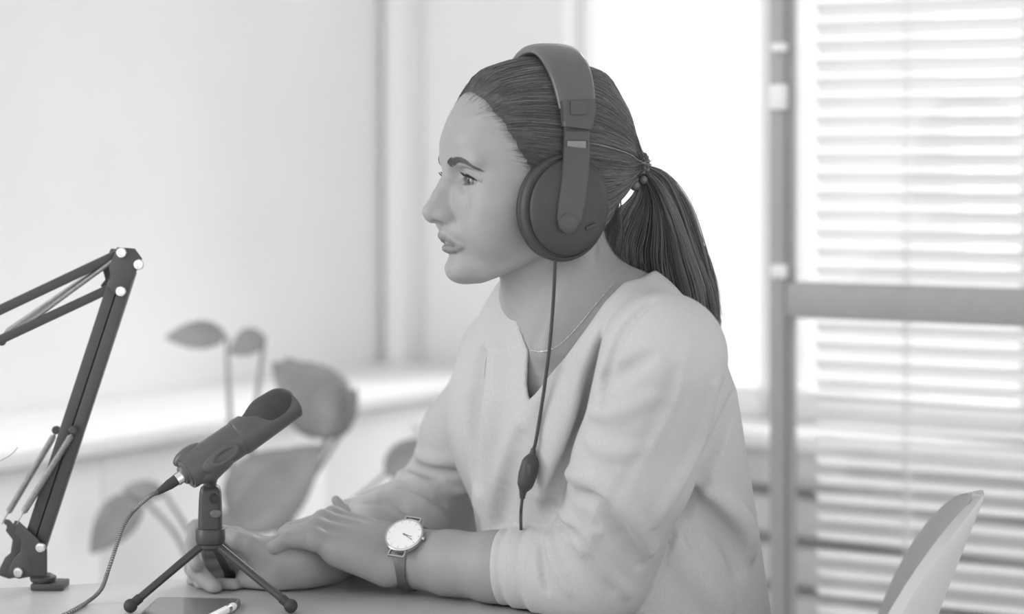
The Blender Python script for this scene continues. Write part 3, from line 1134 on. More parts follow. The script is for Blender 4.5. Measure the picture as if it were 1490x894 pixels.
    hmix = np.clip(0.5 + 0.5 * (arm.F - fd.F) / kk, 0, 1)
    fd.F = (arm.F * (1 - hmix) + fd.F * hmix - kk * hmix * (1 - hmix)).astype(np.float32)
    kk = (0.006 + 0.03 * sstep(0.92, 1.0, Z)) + 0 * X + 0 * Y
    hmix = np.clip(0.5 + 0.5 * (far.F - fd.F) / kk, 0, 1)
    fd.F = (far.F * (1 - hmix) + fd.F * hmix - kk * hmix * (1 - hmix)).astype(np.float32)
    ridge(fd, [(948, 438), (918, 466), (896, 503), (884, 545), (878, 590)], .0050, .006, 's', lift=.45)
    # neck opening: a V over the breastbone
    poly = np.array([(770, 582), (767, 560), (768, 530), (770, 512), (758, 480), (715, 300), (965, 300), (965, 385), (935, 404), (908, 411), (880, 440), (852, 480), (826, 515), (800, 546), (782, 570)], dtype=float)

    def vneck(X, Y, Z):
        u = CX + X / Y * F_PX + 0 * Z
        v = HOR + (CAM_Z - Z) / Y * F_PX + 0 * X
        dmin = np.full(u.shape, 1e9, dtype=np.float32)
        ins = np.zeros(u.shape, dtype=bool)
        n = len(poly)
        for i in range(n):
            a, b = poly[i], poly[(i + 1) % n]
            ex, ey = b - a
            t = np.clip(((u - a[0]) * ex + (v - a[1]) * ey) / (ex * ex + ey * ey), 0, 1)
            dmin = np.minimum(dmin, (u - a[0] - t * ex) ** 2 + (v - a[1] - t * ey) ** 2)
            c = (a[1] > v) != (b[1] > v)
            ins ^= c & (u < ex * (v - a[1]) / (ey if abs(ey) > 1e-9 else 1e-9) + a[0])
        d = np.sqrt(dmin) * np.where(ins, -1, 1) * 0.00068
        return np.maximum(d, (Y - 2.06) + 0 * X + 0 * Z)
    fd.op(vneck, (-0.06, 1.80, 0.90), (0.18, 2.07, 1.125), .0025, 's', pad=0)
    # round opening for the neck itself, open at the top and back
    fd.chain([(P(826, 430, 2.005), .060), (P(812, 360, 2.0), .068)], k=.004, op='s')
    # desk and seat
    fd.F = smax(fd.F, (np.where((X * 0.83 + Y * 0.56) < (R0[0] * 0.83 + R0[1] * 0.56) + 0.01, DESK_Z + 0.001, 0.62) - Z), .003).astype(np.float32)
    return fd


sw_fd = build_sweater()
SV, SQ = sw_fd.mesh(relax=1)


# ---- put the person together
SKIN, LIP = 0.305, 0.215
vf, vl, vu = to_head(HV[:, 0], HV[:, 1], HV[:, 2])


def dist_seg(P2, pts):
    d = np.full(len(P2), 1e9)
    for a, b in zip(pts[:-1], pts[1:]):
        a, b = np.array(a, float), np.array(b, float)
        ba = b - a
        t = np.clip(((P2 - a) @ ba) / (ba @ ba), 0, 1)
        d = np.minimum(d, np.linalg.norm(P2 - a - t[:, None] * ba, axis=1))
    return d


lipmask = np.zeros(len(HV))
P2 = np.stack([np.abs(vl), vu], axis=1)
lipmask = np.maximum(lipmask, 1 - sstep(3.4, 5.0, dist_seg(P2, [(0, -59.0), (5, -58.6), (12, -61.5)])))
lipmask = np.maximum(lipmask, 1 - sstep(1.8, 3.2, dist_seg(P2, [(12, -61.8), (21, -66.5)])))
lipmask = np.maximum(lipmask, 1 - sstep(5.0, 6.6, dist_seg(P2, [(0, -69), (10, -68.6)])))
lipmask = np.maximum(lipmask, 1 - sstep(1.6, 3.2, dist_seg(P2, [(10, -68.4), (19, -67.2)])))
lipmask *= (vf > 86)
head_tone = SKIN * (1 - lipmask) + LIP * lipmask


def tone_mesh(name, V, Q, tone):
    me = raw_mesh(name, V, Q)
    if len(me.vertices) == len(tone):
        ca = me.color_attributes.new('tone', 'FLOAT_COLOR', 'POINT')
        c = np.ones((len(tone), 4), dtype=np.float32)
        c[:, :3] = tone[:, None]
        ca.data.foreach_set('color', c.ravel())
    return me


# trunk, upper arms and legs under the clothes, coarse
def build_core():
    fd = Field((-0.38, 1.78, 0.02), (0.33, 2.36, 1.04), 0.008)
    fd.op(torso_fn(0.030), (-0.2, 1.75, 0.5), (0.33, 2.4, 1.04), 0.0)
    fd.chain([(SH_L, .045), (EL_L, .038), (CU_L, .029)], k=.02)
    fd.chain([(SH_R, .040), (EL_R, .038), (P(540, 785, 2.155), .031)], k=.02)
    fd.ell((0.175, 2.05, 0.56), (.16, .18, .10), k=.05)
    for dy in (-.085, .095):
        fd.chain([((0.17, 2.05 + dy, 0.535), .073), ((-0.225, 2.02 + dy * 1.2, 0.535), .056), ((-0.25, 2.02 + dy * 1.2, 0.10), .038), ((-0.255, 2.02 + dy * 1.2, 0.06), .036)], k=.03, k0=.02)
    fd.F = smax(fd.F, -(head_clip(fd)), 0).astype(np.float32)
    sl, X, Y, Z = fd.sub(fd.lo - 1, fd.lo + 9)
    slab = np.maximum(np.abs(Z - 0.700) - 0.055, (X * 0.83 + Y * 0.56) - (R0[0] * 0.83 + R0[1] * 0.56) - 0.012)
    fd.F = np.maximum(fd.F, -slab).astype(np.float32)
    return fd


def head_clip(fd):
    sl, X, Y, Z = fd.sub(fd.lo - 1, fd.lo + 9)
    return (1.03 - Z) + 0 * X + 0 * Y


core_fd = build_core()
CV, CQ = core_fd.mesh(relax=1)
V = np.vstack([HV, AV, CV])
Q = np.vstack([HQ, AQ + len(HV), CQ + len(HV) + len(AV)])
tone = np.concatenate([head_tone, np.full(len(AV) + len(CV), SKIN)])
M_skin = mat('skin', SKIN, 0.48, 0.35, attr='tone', sub=0.12, bump=(700, 0.05, 0.0005), noise=(60, 0.03))
person = link('person', tone_mesh('person', V, Q, tone), M_skin)
tag(person, 'woman in a pale V-neck sweater leaning on the desk, arms folded, looking ahead', 'person')

M_sweater = mat('sweater_knit', 0.49, 0.95, 0.12, noise=(500, 0.05), bump=(1400, 0.5, 0.0006))
sweater = link('sweater', raw_mesh('sweater', SV, SQ), M_sweater, person)

# trousers and shoes
M_trouser = mat('trouser_cloth', 0.12, 0.9, 0.15, noise=(200, 0.1))
fd = Field((-0.42, 1.80, 0.06), (0.35, 2.32, 0.70), 0.007)
fd.ell((0.175, 2.05, 0.565), (.168, .19, .11), k=.05)
for dy in (-.085, .095):
    fd.chain([((0.17, 2.05 + dy, 0.535), .083), ((-0.225, 2.02 + dy * 1.2, 0.535), .066), ((-0.25, 2.02 + dy * 1.2, 0.10), .052)], k=.03, k0=.02)
fd.F = np.maximum(fd.F, (0.085 - fd.ax[2])[None, None, :]).astype(np.float32)
fd.F = smax(fd.F, (0.452 - fd.ax[2])[None, None, :] + np.where(fd.ax[0] > -0.03, 0, -9)[:, None, None], .01).astype(np.float32)
tv, tq = fd.mesh(relax=2)
link('trousers', raw_mesh('trousers', tv, tq), M_trouser, person)
M_shoe = mat('shoe_leather', 0.5, 0.5, 0.4, noise=(50, 0.05))
for dy in (-.085, .095):
    fd = Field((-0.52, 1.80, -0.01), (-0.15, 2.3, 0.12), 0.005)
    y0 = 2.02 + dy * 1.2
    fd.chain([((-0.24, y0, 0.045), .042), ((-0.34, y0, 0.035), .040), ((-0.42, y0, 0.028), .036)], k0=.02)
    fd.cone((-0.25, y0, 0.05), (-0.252, y0, 0.10), .042, .046, .02)
    fd.F = np.maximum(fd.F, (0.001 - fd.ax[2])[None, None, :]).astype(np.float32)
    sv, sq = fd.mesh(relax=1)
    link('shoe', raw_mesh('shoe', sv, sq), M_shoe, person)

# ---- eyes, lashes, brows
M_eye = mat('eye', 0.5, 0.12, 0.6, attr='tone')
for s in (1, -1):
    c = np.array([74.0, 31.0 * s, -2.5])
    gaze = np.array([1.0, 0.26 if s > 0 else 0.12, -0.05]); gaze /= np.linalg.norm(gaze)
    U, W = 40, 56
    th = np.linspace(0, np.pi, U); ph = np.arange(W) * 2 * np.pi / W
    gx = np.cross(gaze, [0, 0, 1.0]); gx /= np.linalg.norm(gx); gy = np.cross(gx, gaze)
    D = (np.cos(th)[:, None, None] * gaze + np.sin(th)[:, None, None] * (np.cos(ph)[None, :, None] * gx + np.sin(ph)[None, :, None] * gy))
    rr = 12.4 + 0.5 * np.exp(-(th / 0.38) ** 2)
    pts = c + D * rr[:, None, None]
    EV = np.array([H(*p) for p in pts.reshape(-1, 3)])
    idx = np.arange(U * W).reshape(U, W)
    nx = np.roll(idx, -1, axis=1)
    EQ = np.stack([idx[:-1], idx[1:], nx[1:], nx[:-1]], axis=-1).reshape(-1, 4)
    a = np.degrees(np.repeat(th, W))
    t = np.where(a < 11, 0.01, np.where(a < 23.5, 0.15, np.where(a < 28, 0.06, 0.36)))
    link('eye', tone_mesh('eye', EV, EQ, t), M_eye, person)


def face_cast(l, u, f0=130.0, f1=20.0):
    fs = np.arange(f0, f1, -0.4)
    pts = np.array([H(f, l, u) for f in fs])
    w = np.nonzero(head_fd.sample(pts) < 0)[0]
    return fs[w[0]] if len(w) else f1


M_lash = mat('lash_hair', 0.035, 0.6, 0.3, noise=(80, 0.1))
for s in (1, -1):
    paths, rad = [], []
    for i in range(34):
        lp = -14 + 27.5 * i / 33
        for low in (0, 1):
            if low and i % 2:
                continue
            up_ = (math.sqrt(max(23.2 ** 2 - lp * lp, 1)) - 18.5) if not low else -(math.sqrt(max(24.8 ** 2 - lp * lp, 1)) - 21.0)
            l, u = lp + 31.5, up_ - 2.2 - 0.12 * lp
            q = 13.6 ** 2 - (l - 31) ** 2 - (u + 2.5) ** 2
            f = 74 + math.sqrt(max(q, 4))
            n = np.array([f - 74, l - 31, u + 2.5]); n /= np.linalg.norm(n)
            L = (7.0 + 1.5 * (lp > 3)) if not low else 3.2
            d0 = n * 0.8 + np.array([0.45, 0.10 + 0.02 * lp, -0.15 if not low else -0.45])
            d0 /= np.linalg.norm(d0)
            d1 = d0 + np.array([0, 0, 0.95 if not low else -0.1])
            d1 /= np.linalg.norm(d1)
            p0 = np.array([f, l, u]); p1 = p0 + d0 * L * .55; p2 = p1 + d1 * L * .5
            pp = smooth_path([p0, p1, p2], 5)
            pp[:, 1] *= s
            paths.append([H(*p) for p in pp])
            rad.append(np.linspace(.00030, .00008, 5) if not low else np.linspace(.00016, .00006, 5))
    # dark rim of the upper lid
    LV, LQ = tubes_data(np.array(paths), np.array(rad), 4)
    link('eyelashes', raw_mesh('eyelashes', LV, LQ), M_lash, person)
    rim = []
    for lp in np.linspace(-14.5, 13.5, 20):
        u = math.sqrt(max(23.2 ** 2 - lp * lp, 1)) - 18.5 - 2.2 - 0.12 * lp
        l = lp + 31.5
        f = 74 + math.sqrt(max(13.9 ** 2 - (l - 31) ** 2 - (u + 2.5) ** 2, 4))
        rim.append(H(f, l * s, u))
    tube('eyeliner', rim, [.0005, .0013, .0012, .0008], M_lash, person, sides=6)

M_brow = mat('brow_hair', 0.12, 0.7, 0.2, noise=(80, 0.1))
brow = smooth_path([(13, 13.0, 0), (21, 15.8, 0), (30, 17.6, 0), (38, 15.5, 0), (46.5, 9.5, 0)], 60)
for s in (1, -1):
    paths, rad = [], []
    for i in range(420):
        t = rng.random()
        j = min(int(t * 58), 58)
        c, dr = brow[j, :2], brow[j + 1, :2] - brow[j, :2]
        dr = dr / np.linalg.norm(dr)
        nrm = np.array([-dr[1], dr[0]])
        hw = np.interp(t, [0, .15, .55, 1], [2.9, 3.5, 3.0, 1.3])
        off = rng.uniform(-1, 1) * hw
        p0 = c + nrm * off
        dd = dr + nrm * (np.interp(t, [0, .3, 1], [.4, .1, -.25]) - off / hw * .25) + rng.normal(0, .1, 2)
        dd /= np.linalg.norm(dd)
        L = rng.uniform(4, 7)
        pp = []
        for k in range(4):
            q = p0 + dd * L * k / 3
            pp.append(H(face_cast(q[0] * s, q[1], 112, 40) + 0.25 + 0.35 * math.sin(k), q[0] * s, q[1]))
        paths.append(pp)
        rad.append([.00024, .00024, .0002, .00008])
    LV, LQ = tubes_data(np.array(paths), np.array(rad), 3)
    link('eyebrow', raw_mesh('eyebrow', LV, LQ), M_brow, person)

# ---- hair
_hu = np.array([-120, -80, -60, -30, -10, 2, 20, 40, 57, 71, 82, 100])
_hf = np.array([-70, -62, -40, -12, 14, 34, 49, 60, 68, 75, 80, 84])


def hair_mask(f, l, u):
    """> 0 inside the hair, in millimetres from the hairline"""
    fh = np.interp(np.asarray(u).ravel(), _hu, _hf).reshape(np.shape(u))
    return fh - f


def build_hair():
    fd = Field(HO + np.array([-0.11, -0.115, -0.105]), HO + np.array([0.125, 0.125, 0.135]), 0.002)

    def fn(X, Y, Z):
        f, l, _ = to_head(X, Y, Z)
        u = (Z - HO[2]) * 1000
        m = hair_mask(f, l, u) + 1.1 * np.sin(u * .42 + l * .13) + 1.2 * np.sin(u * 1.05 - l * .31) + 1.2 * np.sin(u * 2.1 + f * .5)
        t = -4.0 + 10.5 * sstep(-6, 26, m)
        t = t + 2.0 * sstep(40, 110, u)
        return (head_base(f, l, u) - t) * .001
    fd.op(fn, fd.lo, fd.lo + 9, 0.0, pad=0)
    # bun of gathered hair running into the tie
    fd.cone(H(-84, 0, 10), H(-104, 0, 11), .022, .009, .02)
    return fd


hair_fd = build_hair()
GV, GQ = hair_fd.mesh(relax=1)
gf, gl, gu = to_head(GV[:, 0], GV[:, 1], GV[:, 2])
keepv = hair_mask(gf, gl, gu) > -5
keep = keepv[GQ].all(axis=1)
M_hairbase = mat('hair_base', 0.075, 0.55, 0.35, noise=(90, 0.15))
M_hair = mat('hair', 0.07, 0.42, 0.5, attr='tone')
used = np.unique(GQ[keep])
remap = np.full(len(GV), -1); remap[used] = np.arange(len(used))
hair = link('hair', raw_mesh('hair', GV[used], remap[GQ[keep]]), M_hairbase, person)

# strands combed back to the tie, lying on the hair surface
HC = H(0, 0, 25)
TIE = H(-105, 0, 11.5)


def radial_table(fd, nth=90, nph=180, r0=.16, r1=.05, step=.0008):
    th = np.linspace(0, np.pi, nth); ph = np.linspace(-np.pi, np.pi, nph)
    T_, P_ = np.meshgrid(th, ph, indexing='ij')
    D = np.stack([np.sin(T_) * np.cos(P_), np.sin(T_) * np.sin(P_), np.cos(T_)], axis=-1)
    D = D @ H_R.T
    R = np.full(T_.shape, r1); done = np.zeros(T_.shape, bool)
    for r in np.arange(r0, r1, -step):
        pts = HC + D * r
        inside = np.all((pts > fd.lo) & (pts < fd.lo + fd.h * (fd.n - 2)), axis=-1)
        v = np.where(inside, fd.sample(pts), 1)
        hit = (v < 0) & ~done
        R[hit] = r; done |= hit
    return R


RT = np.maximum(radial_table(hair_fd), np.where(np.arange(90)[:, None] < 62, radial_table(head_fd), 0) + .0002)


def radial(D):
    L = D @ H_R
    L = L / np.linalg.norm(L, axis=-1, keepdims=True)
    a = np.arccos(np.clip(L[..., 2], -1, 1)) / np.pi * 89
    b = (np.arctan2(L[..., 1], L[..., 0]) + np.pi) / (2 * np.pi) * 179
    i, j = np.clip(a.astype(int), 0, 88), np.clip(b.astype(int), 0, 178)
    fa, fb = a - i, b - j
    return (RT[i, j] * (1 - fa) * (1 - fb) + RT[i + 1, j] * fa * (1 - fb) + RT[i, j + 1] * (1 - fa) * fb + RT[i + 1, j + 1] * fa * fb)


N = 46000
D = rng.normal(size=(N, 3)); D /= np.linalg.norm(D, axis=1, keepdims=True)
p0 = HC + D * radial(D)[:, None]
f_, l_, u_ = to_head(p0[:, 0], p0[:, 1], p0[:, 2])
m_ = hair_mask(f_, l_, u_)
prob = np.where((m_ > -12) & (u_ > -80), np.where(m_ < 0, 0.30 * np.clip(1 + m_ / 12, .08, 1), np.where(m_ < 22, 1.0, 0.35)), 0)
sel = np.nonzero(rng.random(N) < prob)[0][:11500]
D, m_ = D[sel], m_[sel]
td = (TIE - HC); tr = np.linalg.norm(td); td /= tr
M_ = 15
om = np.arccos(np.clip(D @ td, -1, 1))[:, None]
t = np.linspace(0, 1, M_)[None, :]
so = np.sin(om) + 1e-6
S = (np.sin((1 - t) * om) / so)[..., None] * D[:, None] + (np.sin(t * om) / so)[..., None] * td
# gentle waviness so that the strands bundle
cl_ = rng.integers(0, 260, len(D))
wob = rng.normal(0, 1, (260, 3))
S = S + (0.010 * np.sin(np.pi * t)[..., None] * wob[cl_][:, None]) + 0.010 * rng.normal(0, 1, (len(D), 1, 3)) * np.sin(np.pi * t)[..., None]
S /= np.linalg.norm(S, axis=-1, keepdims=True)
lift = rng.uniform(-.0008, .0012, (len(D), 1)) + .0006
R = radial(S) + lift
paths = HC + S * R[..., None]
jit = rng.normal(0, .0045, (len(D), 1, 3))
w = sstep(.72, 1.0, t)[..., None]
paths = paths * (1 - w) + (TIE + jit + (paths - TIE) * .12) * w
rad = np.full((len(D), M_), .00025) * rng.uniform(.7, 1.3, (len(D), 1))
rad *= np.where(m_ < 3, .62, 1.0)[:, None]
rad[:, 0] = .00006; rad[:, 1] *= .6
LV, LQ = tubes_data(paths, rad, 3)
tn = np.repeat(0.11 * np.exp(rng.normal(0, .34, len(D)) + .25 * rng.normal(0, 1, 260)[cl_]), M_ * 3)
link('hair_strands', tone_mesh('hair_strands', LV, LQ, tn), M_hair, hair)['kind'] = 'stuff'

# ---- pony tail
TD = HO[1] - H_F[1] * 0.108
inner = smooth_path([(930, 250, TD), (926, 284, TD - .004), (905, 308, TD - .014), (882, 340, TD - .022), (880, 375, TD - .020), (893, 415, TD - .010)], 26)
mids = smooth_path([(932, 244, TD), (957, 285, TD + .006), (968, 335, TD + .008), (974, 385, TD + .010), (985, 430, TD + .012), (992, 468, TD + .014)], 26)
outer = smooth_path([(934, 238, TD), (966, 252, TD + .004), (996, 296, TD + .008), (1018, 350, TD + .012), (1037, 405, TD + .016), (1047, 468, TD + .016)], 26)
N = 6000
ncl = 130
cs = rng.random(ncl); cz = rng.normal(0, .5, ncl); cw = rng.normal(0, 1, (ncl, 3)); cph = rng.uniform(0, 6.28, ncl)
ci = rng.integers(0, ncl, N)
s_ = np.clip(cs[ci] + rng.normal(0, .035, N), 0, 1)
zz = np.clip(cz[ci] + rng.normal(0, .22, N), -1.3, 1.3)
tt = np.linspace(0, 1, 26)[None, :]
W0 = (1 - s_) * (1 - 2 * s_); W1 = 4 * s_ * (1 - s_); W2 = s_ * (2 * s_ - 1)
pix = W0[:, None, None] * inner + W1[:, None, None] * mids + W2[:, None, None] * outer
pix = pix + 0
env = sstep(0, .35, tt)
wave = np.sin(tt * 5 + cph[ci][:, None]) * env
pix[..., 0] += wave * 4.0 * cw[ci, 0][:, None] + rng.normal(0, 1.6, (N, 1)) * env
pix[..., 1] += rng.normal(0, 9, (N, 1)) * tt ** 2 + 6 * cw[ci, 1][:, None] * tt ** 2
pix[..., 2] += (zz[:, None] * np.sqrt(np.clip(1.0 - (2 * s_[:, None] - 1) ** 2, .15, 1)) * (.006 + .030 * env * (1 - .35 * tt)))
paths = np.stack([(pix[..., 0] - CX) / F_PX * pix[..., 2], pix[..., 2], CAM_Z - (pix[..., 1] - HOR) / F_PX * pix[..., 2]], axis=-1)
rad = np.full((N, 26), .00030) * rng.uniform(.7, 1.3, (N, 1)) * np.interp(tt, [0, .8, 1], [1, 1, .25])
LV, LQ = tubes_data(paths, rad, 3)
tn = np.repeat(0.125 * np.exp(rng.normal(0, .22, N) + .42 * rng.normal(0, 1, ncl)[ci]), 26 * 3)
link('ponytail', tone_mesh('ponytail', LV, LQ, tn), M_hair, person)
# wisps on the nape between the cup and the pony tail
N = 420
t7 = np.linspace(0, 1, 12)[None, :]
x0, y0 = rng.uniform(874, 905, N)[:, None], rng.uniform(285, 322, N)[:, None]
x1, y1 = rng.uniform(872, 900, N)[:, None], rng.uniform(350, 392, N)[:, None]
bw = rng.normal(0, 7, (N, 1))
dz = rng.uniform(-.035, .01, (N, 1))
nx_ = x0 + (x1 - x0) * t7 + bw * np.sin(np.pi * t7)
ny_ = y0 + (y1 - y0) * t7
nd = TD - .014 + dz + .012 * t7
paths = np.stack([(nx_ - CX) / F_PX * nd, nd, CAM_Z - (ny_ - HOR) / F_PX * nd], axis=-1)
rad = np.full((N, 12), .00022) * np.interp(t7, [0, .7, 1], [1, 1, .3])
LV, LQ = tubes_data(paths, rad, 3)
link('nape_hair', tone_mesh('nape_hair', LV, LQ, np.repeat(.09 * np.exp(rng.normal(0, .3, N)), 36)), M_hair, hair)['kind'] = 'stuff'
# a few short loose hairs at the nape and hairline
paths = []
for i in range(80):
    side = rng.choice([1, 1, 1, -1])
    if i < 60:
        u0, f0 = rng.uniform(-62, -20), rng.uniform(-52, -20)
        d = np.array([rng.uniform(-1, .3), rng.uniform(-.1, .3) * side, rng.uniform(-1.0, .2)])
        L = rng.uniform(12, 30)
    else:
        u0 = rng.uniform(0, 82); f0 = np.interp(u0, _hu, _hf) - rng.uniform(-2, 6)
        d = np.array([rng.uniform(-1, .1), rng.uniform(0, .2) * side, rng.uniform(-.7, .1)])
        L = rng.uniform(6, 18)
    v = np.array([f0, 0, u0 - 25.0]); ll = np.sqrt(max(1 - (f0 / 98.0) ** 2 - ((u0 - 25) / 92.0) ** 2, .02)) * 76 * side
    Dv = (H(f0, ll, u0) - HC); Dv /= np.linalg.norm(Dv)
    base = HC + Dv * (radial(Dv[None])[0] if i < 60 else radial(Dv[None])[0] * .99)
    dw = H_R @ d; dw /= np.linalg.norm(dw)
    curl = rng.normal(0, .35, 3)
    pp = []
    for k in range(7):
        q = base + dw * L * .001 * k / 6 + curl * L * .001 * (k / 6) ** 2
        Dq = q - HC; rq = np.linalg.norm(Dq); Dq /= rq
        rs = radial(Dq[None])[0] if i < 60 else 0
        pp.append(HC + Dq * max(rq, rs + .0008))
    paths.append(pp)
rad = np.tile(np.linspace(.00011, .00005, 7), (len(paths), 1))
LV, LQ = tubes_data(np.array(paths), rad, 3)
link('loose_hair', tone_mesh('loose_hair', LV, LQ, np.full(len(LV), .1)), M_hair, hair)['kind'] = 'stuff'

# ================================================================== HEADPHONES
M_hp = mat('headphone_plastic', 0.043, 0.5, 0.45, noise=(60, 0.05), bump=(1500, 0.08, 0.0003))
M_hp2 = mat('headphone_panel', 0.066, 0.42, 0.45, noise=(60, 0.05))
M_leather = mat('headband_leatherette', 0.095, 0.34, 0.5, noise=(60, 0.06), bump=(500, 0.12, 0.0004), coat=0.25)
M_padm = mat('ear_pad_leatherette', 0.04, 0.5, 0.4, noise=(60, 0.08), bump=(400, 0.15, 0.0005))


def HL(px, py, l):
    """head coordinates (f, l, u) of the point with sideways offset l that lies on the view ray of a pixel"""
    k = (px - CX) / F_PX
    b = HO + H_L * l * .001
    f = (k * b[1] - b[0]) / (H_F[0] - k * H_F[1])
    y = b[1] + H_F[1] * f
    z = CAM_Z - (py - HOR) / F_PX * y
    return (f * 1000, l, (z - HO[2]) * 1000)


def sweep(name, path, wdir, widths, thick, m, parent, n=16, power=3.0):
    """closed superellipse section swept along a path; wdir(i) gives the width direction"""
    path = np.asarray(path)
    T = np.gradient(path, axis=0)
    T /= np.linalg.norm(T, axis=1, keepdims=True)
    bm = bmesh.new()
    rings = []
    for i in range(len(path)):
        w = np.asarray(wdir(i), dtype=float)
        w = w - T[i] * (w @ T[i]); w /= np.linalg.norm(w)
        nn = np.cross(T[i], w)
        ring = []
        for k in range(n):
            a = 2 * math.pi * k / n
            c, s = math.cos(a), math.sin(a)
            c = math.copysign(abs(c) ** (2 / power), c); s = math.copysign(abs(s) ** (2 / power), s)
            ring.append(bm.verts.new(path[i] + w * c * widths[i] / 2 + nn * s * thick[i] / 2))
        rings.append(ring)
    for a, b in zip(rings[:-1], rings[1:]):
        for k in range(n):
            bm.faces.new((a[k], a[(k + 1) % n], b[(k + 1) % n], b[k]))
    bm.faces.new(rings[0][::-1]); bm.faces.new(rings[-1])
    return bm_obj(name, bm, m, parent, auto=45)


hp = empty('headphones', H(-9, 0, 126), 'dark over-ear headphones with padded headband worn by the woman', 'headphones')
# padded band over the crown
aa = np.linspace(math.radians(14), math.radians(166), 48)
band = np.array([H(-9.5 + 1.5 * abs(math.cos(a)), 83 * math.cos(a), 47 + 80 * math.sin(a)) for a in aa])
wd = np.interp(np.abs(aa - math.pi / 2), [0, .7, 1.2, 1.33], [.048, .046, .040, .037])
th = np.interp(np.abs(aa - math.pi / 2), [0, .7, 1.2, 1.33], [.0135, .0135, .0115, .010])
sweep('headband', band, lambda i: H_F, wd, th, M_leather, hp, n=24, power=2.6)
for s in (1, -1):
    # bracket at the end of the band with its square button
    q = [HL(840, 146, 83), HL(841, 158, 84), HL(840, 175, 85), HL(839, 187, 85.5)]
    if s < 0:
        q = [(f, -l, u) for f, l, u in q]
    pts = smooth_path([H(*p) for p in q], 12)
    br = sweep('slider_bracket', pts, lambda i: H_F, np.interp(np.arange(12), [0, 5, 11], [.0355, .0345, .0290]), np.full(12, .0125), M_hp2, hp, n=16, power=5)
    c = HL(842, 157, 91.0)
    box('button', (.0165, .003, .0135), frame(H(c[0], c[1] * s, c[2]), H_F), M_hp2, br, .0006)
    # sliding stem, two narrow windows in it
    q = [HL(839, 184, 84), HL(839, 195, 85), HL(839, 222, 88)]
    if s < 0:
        q = [(f, -l, u) for f, l, u in q]
    pts = smooth_path([H(*p) for p in q], 10)
    st = sweep('slider', pts, lambda i: H_F, np.full(10, .0258), np.full(10, .007), M_hp2, hp, n=16, power=6)
    for py, hh in ((189.5, .0022), (210.5, .0085)):
        c = HL(839.5, py, 84.6 + (py - 184) * .09 + 3.0)
        w1 = box('window', (.0225, .0012, hh), frame(H(c[0], c[1] * s, c[2]), H_F), M_padm, st, .0003)
        if hh > .005:
            box('scale', (.0190, .0012, hh * .8), frame(H(c[0] + .6, (c[1] + .6) * s, c[2]), H_F), mat('slider_scale', .2, .3, .5, noise=(60, .05)), st, .0002)
    # yoke running down over the cup to the pivot
    q = [HL(839, 217, 88.5), HL(838, 238, 93), HL(835, 270, 97), HL(830, 305, 98.5), HL(826, 331, 98)]
    if s < 0:
        q = [(f, -l, u) for f, l, u in q]
    pts = smooth_path([H(*p) for p in q], 22)
    sweep('yoke', pts, lambda i: H_F, np.interp(np.arange(22), [0, 14, 19, 21], [.0260, .0262, .0240, .0150]), np.interp(np.arange(22), [0, 21], [.0075, .006]), M_hp2, hp, n=18, power=5)
    # cup: pad, rim, domed shell, raised panel, pivot
    c = HL(821, 302, 80)
    tilt = math.radians(-9)
    ax_u = H_U * math.cos(tilt) + H_F * math.sin(tilt) * 1.0
    ctr = H(c[0], 0, c[2])

    def cupM(l, df=0.0, du=0.0):
        return zframe(ctr + H_L * l * .001 * s + H_F * df * .001 + H_U * du * .001, H_L * s, ax_u)
    RX, RY = .0525, .0450            # long (up) and short (forward) half axes
    pr = lambda ps: [(r, h * .001) for r, h in ps]
    cup = lathe('ear_cup', pr([(.55, 6), (.93, 6), (.985, 9), (1.0, 13), (.99, 17), (.955, 20), (.92, 20.5), (.905, 19), (.88, 19.0), (.5, 19)]), cupM(66), M_hp, hp, 56, RX, RY, auto=60)
    lathe('ear_pad', pr([(.50, 2), (.62, -2.5), (.80, -4), (.94, -2), (.985, 2), (.97, 6), (.9, 7.5), (.55, 7.5)]), cupM(66), M_padm, cup, 56, RX, RY, auto=80)
    lathe('outer_shell', pr([(.885, 0), (.89, 2), (.86, 4.5), (.76, 7.2), (.55, 9.6), (.3, 10.8), (0, 11.2)]), cupM(85, -2.0, 0), M_hp, cup, 56, RX, RY, auto=60)
    lathe('panel', pr([(.66, 0), (.665, 1.0), (.64, 1.7), (.4, 3.8), (.15, 4.7), (0, 4.9)]), cupM(92.2, -3.0, 2), M_hp, cup, 56, RX, RY * 1.0, auto=60)
    pv = HL(827, 325, 101.5)
    lathe('pivot_cap', pr([(.0095, -3), (.0095, 1.2), (.0085, 2.0), (0, 2.3)]), zframe(H(pv[0], pv[1] * s, pv[2]), H_L * s), M_hp2, hp, 28, auto=50)
    nb_ = HL(860, 330, 95)
    box('cup_notch', (.012, .003, .004), frame(H(nb_[0], nb_[1] * s, nb_[2]), H_F + H_U * -.35), M_hp, cup, .001)

# lead with in-line volume control
c0 = H(*HL(808, 372, 84))
cup_d = c0[1]
lead_px = [(808, 372), (807, 400), (805, 440), (801, 490), (796, 535), (789, 585), (780, 640), (776, 656)]
hit2 = lambda x, y: min(sw_fd.hit(x, y, 1.6, 2.4, 2.2), head_fd.hit(x, y, 1.6, 2.4, 2.2))
lead_px = smooth_path([(x, y, 0) for x, y in lead_px], 44)[:, :2]
hv = np.array([hit2(x, y) for x, y in lead_px])
hv = np.array([hv[max(0, i - 3):i + 4].min() for i in range(44)]) - .0045
ds = np.minimum(hv, cup_d + np.linspace(0, 1, 44) ** 1.2 * .06)
ds[:4] = np.linspace(cup_d, ds[4], 4)
ds = np.convolve(np.r_[[ds[0]] * 2, ds, [ds[-1]] * 2], np.ones(5) / 5, mode='valid')
M_cable = mat('cable_rubber', 0.05, 0.5, 0.4, noise=(60, 0.05))
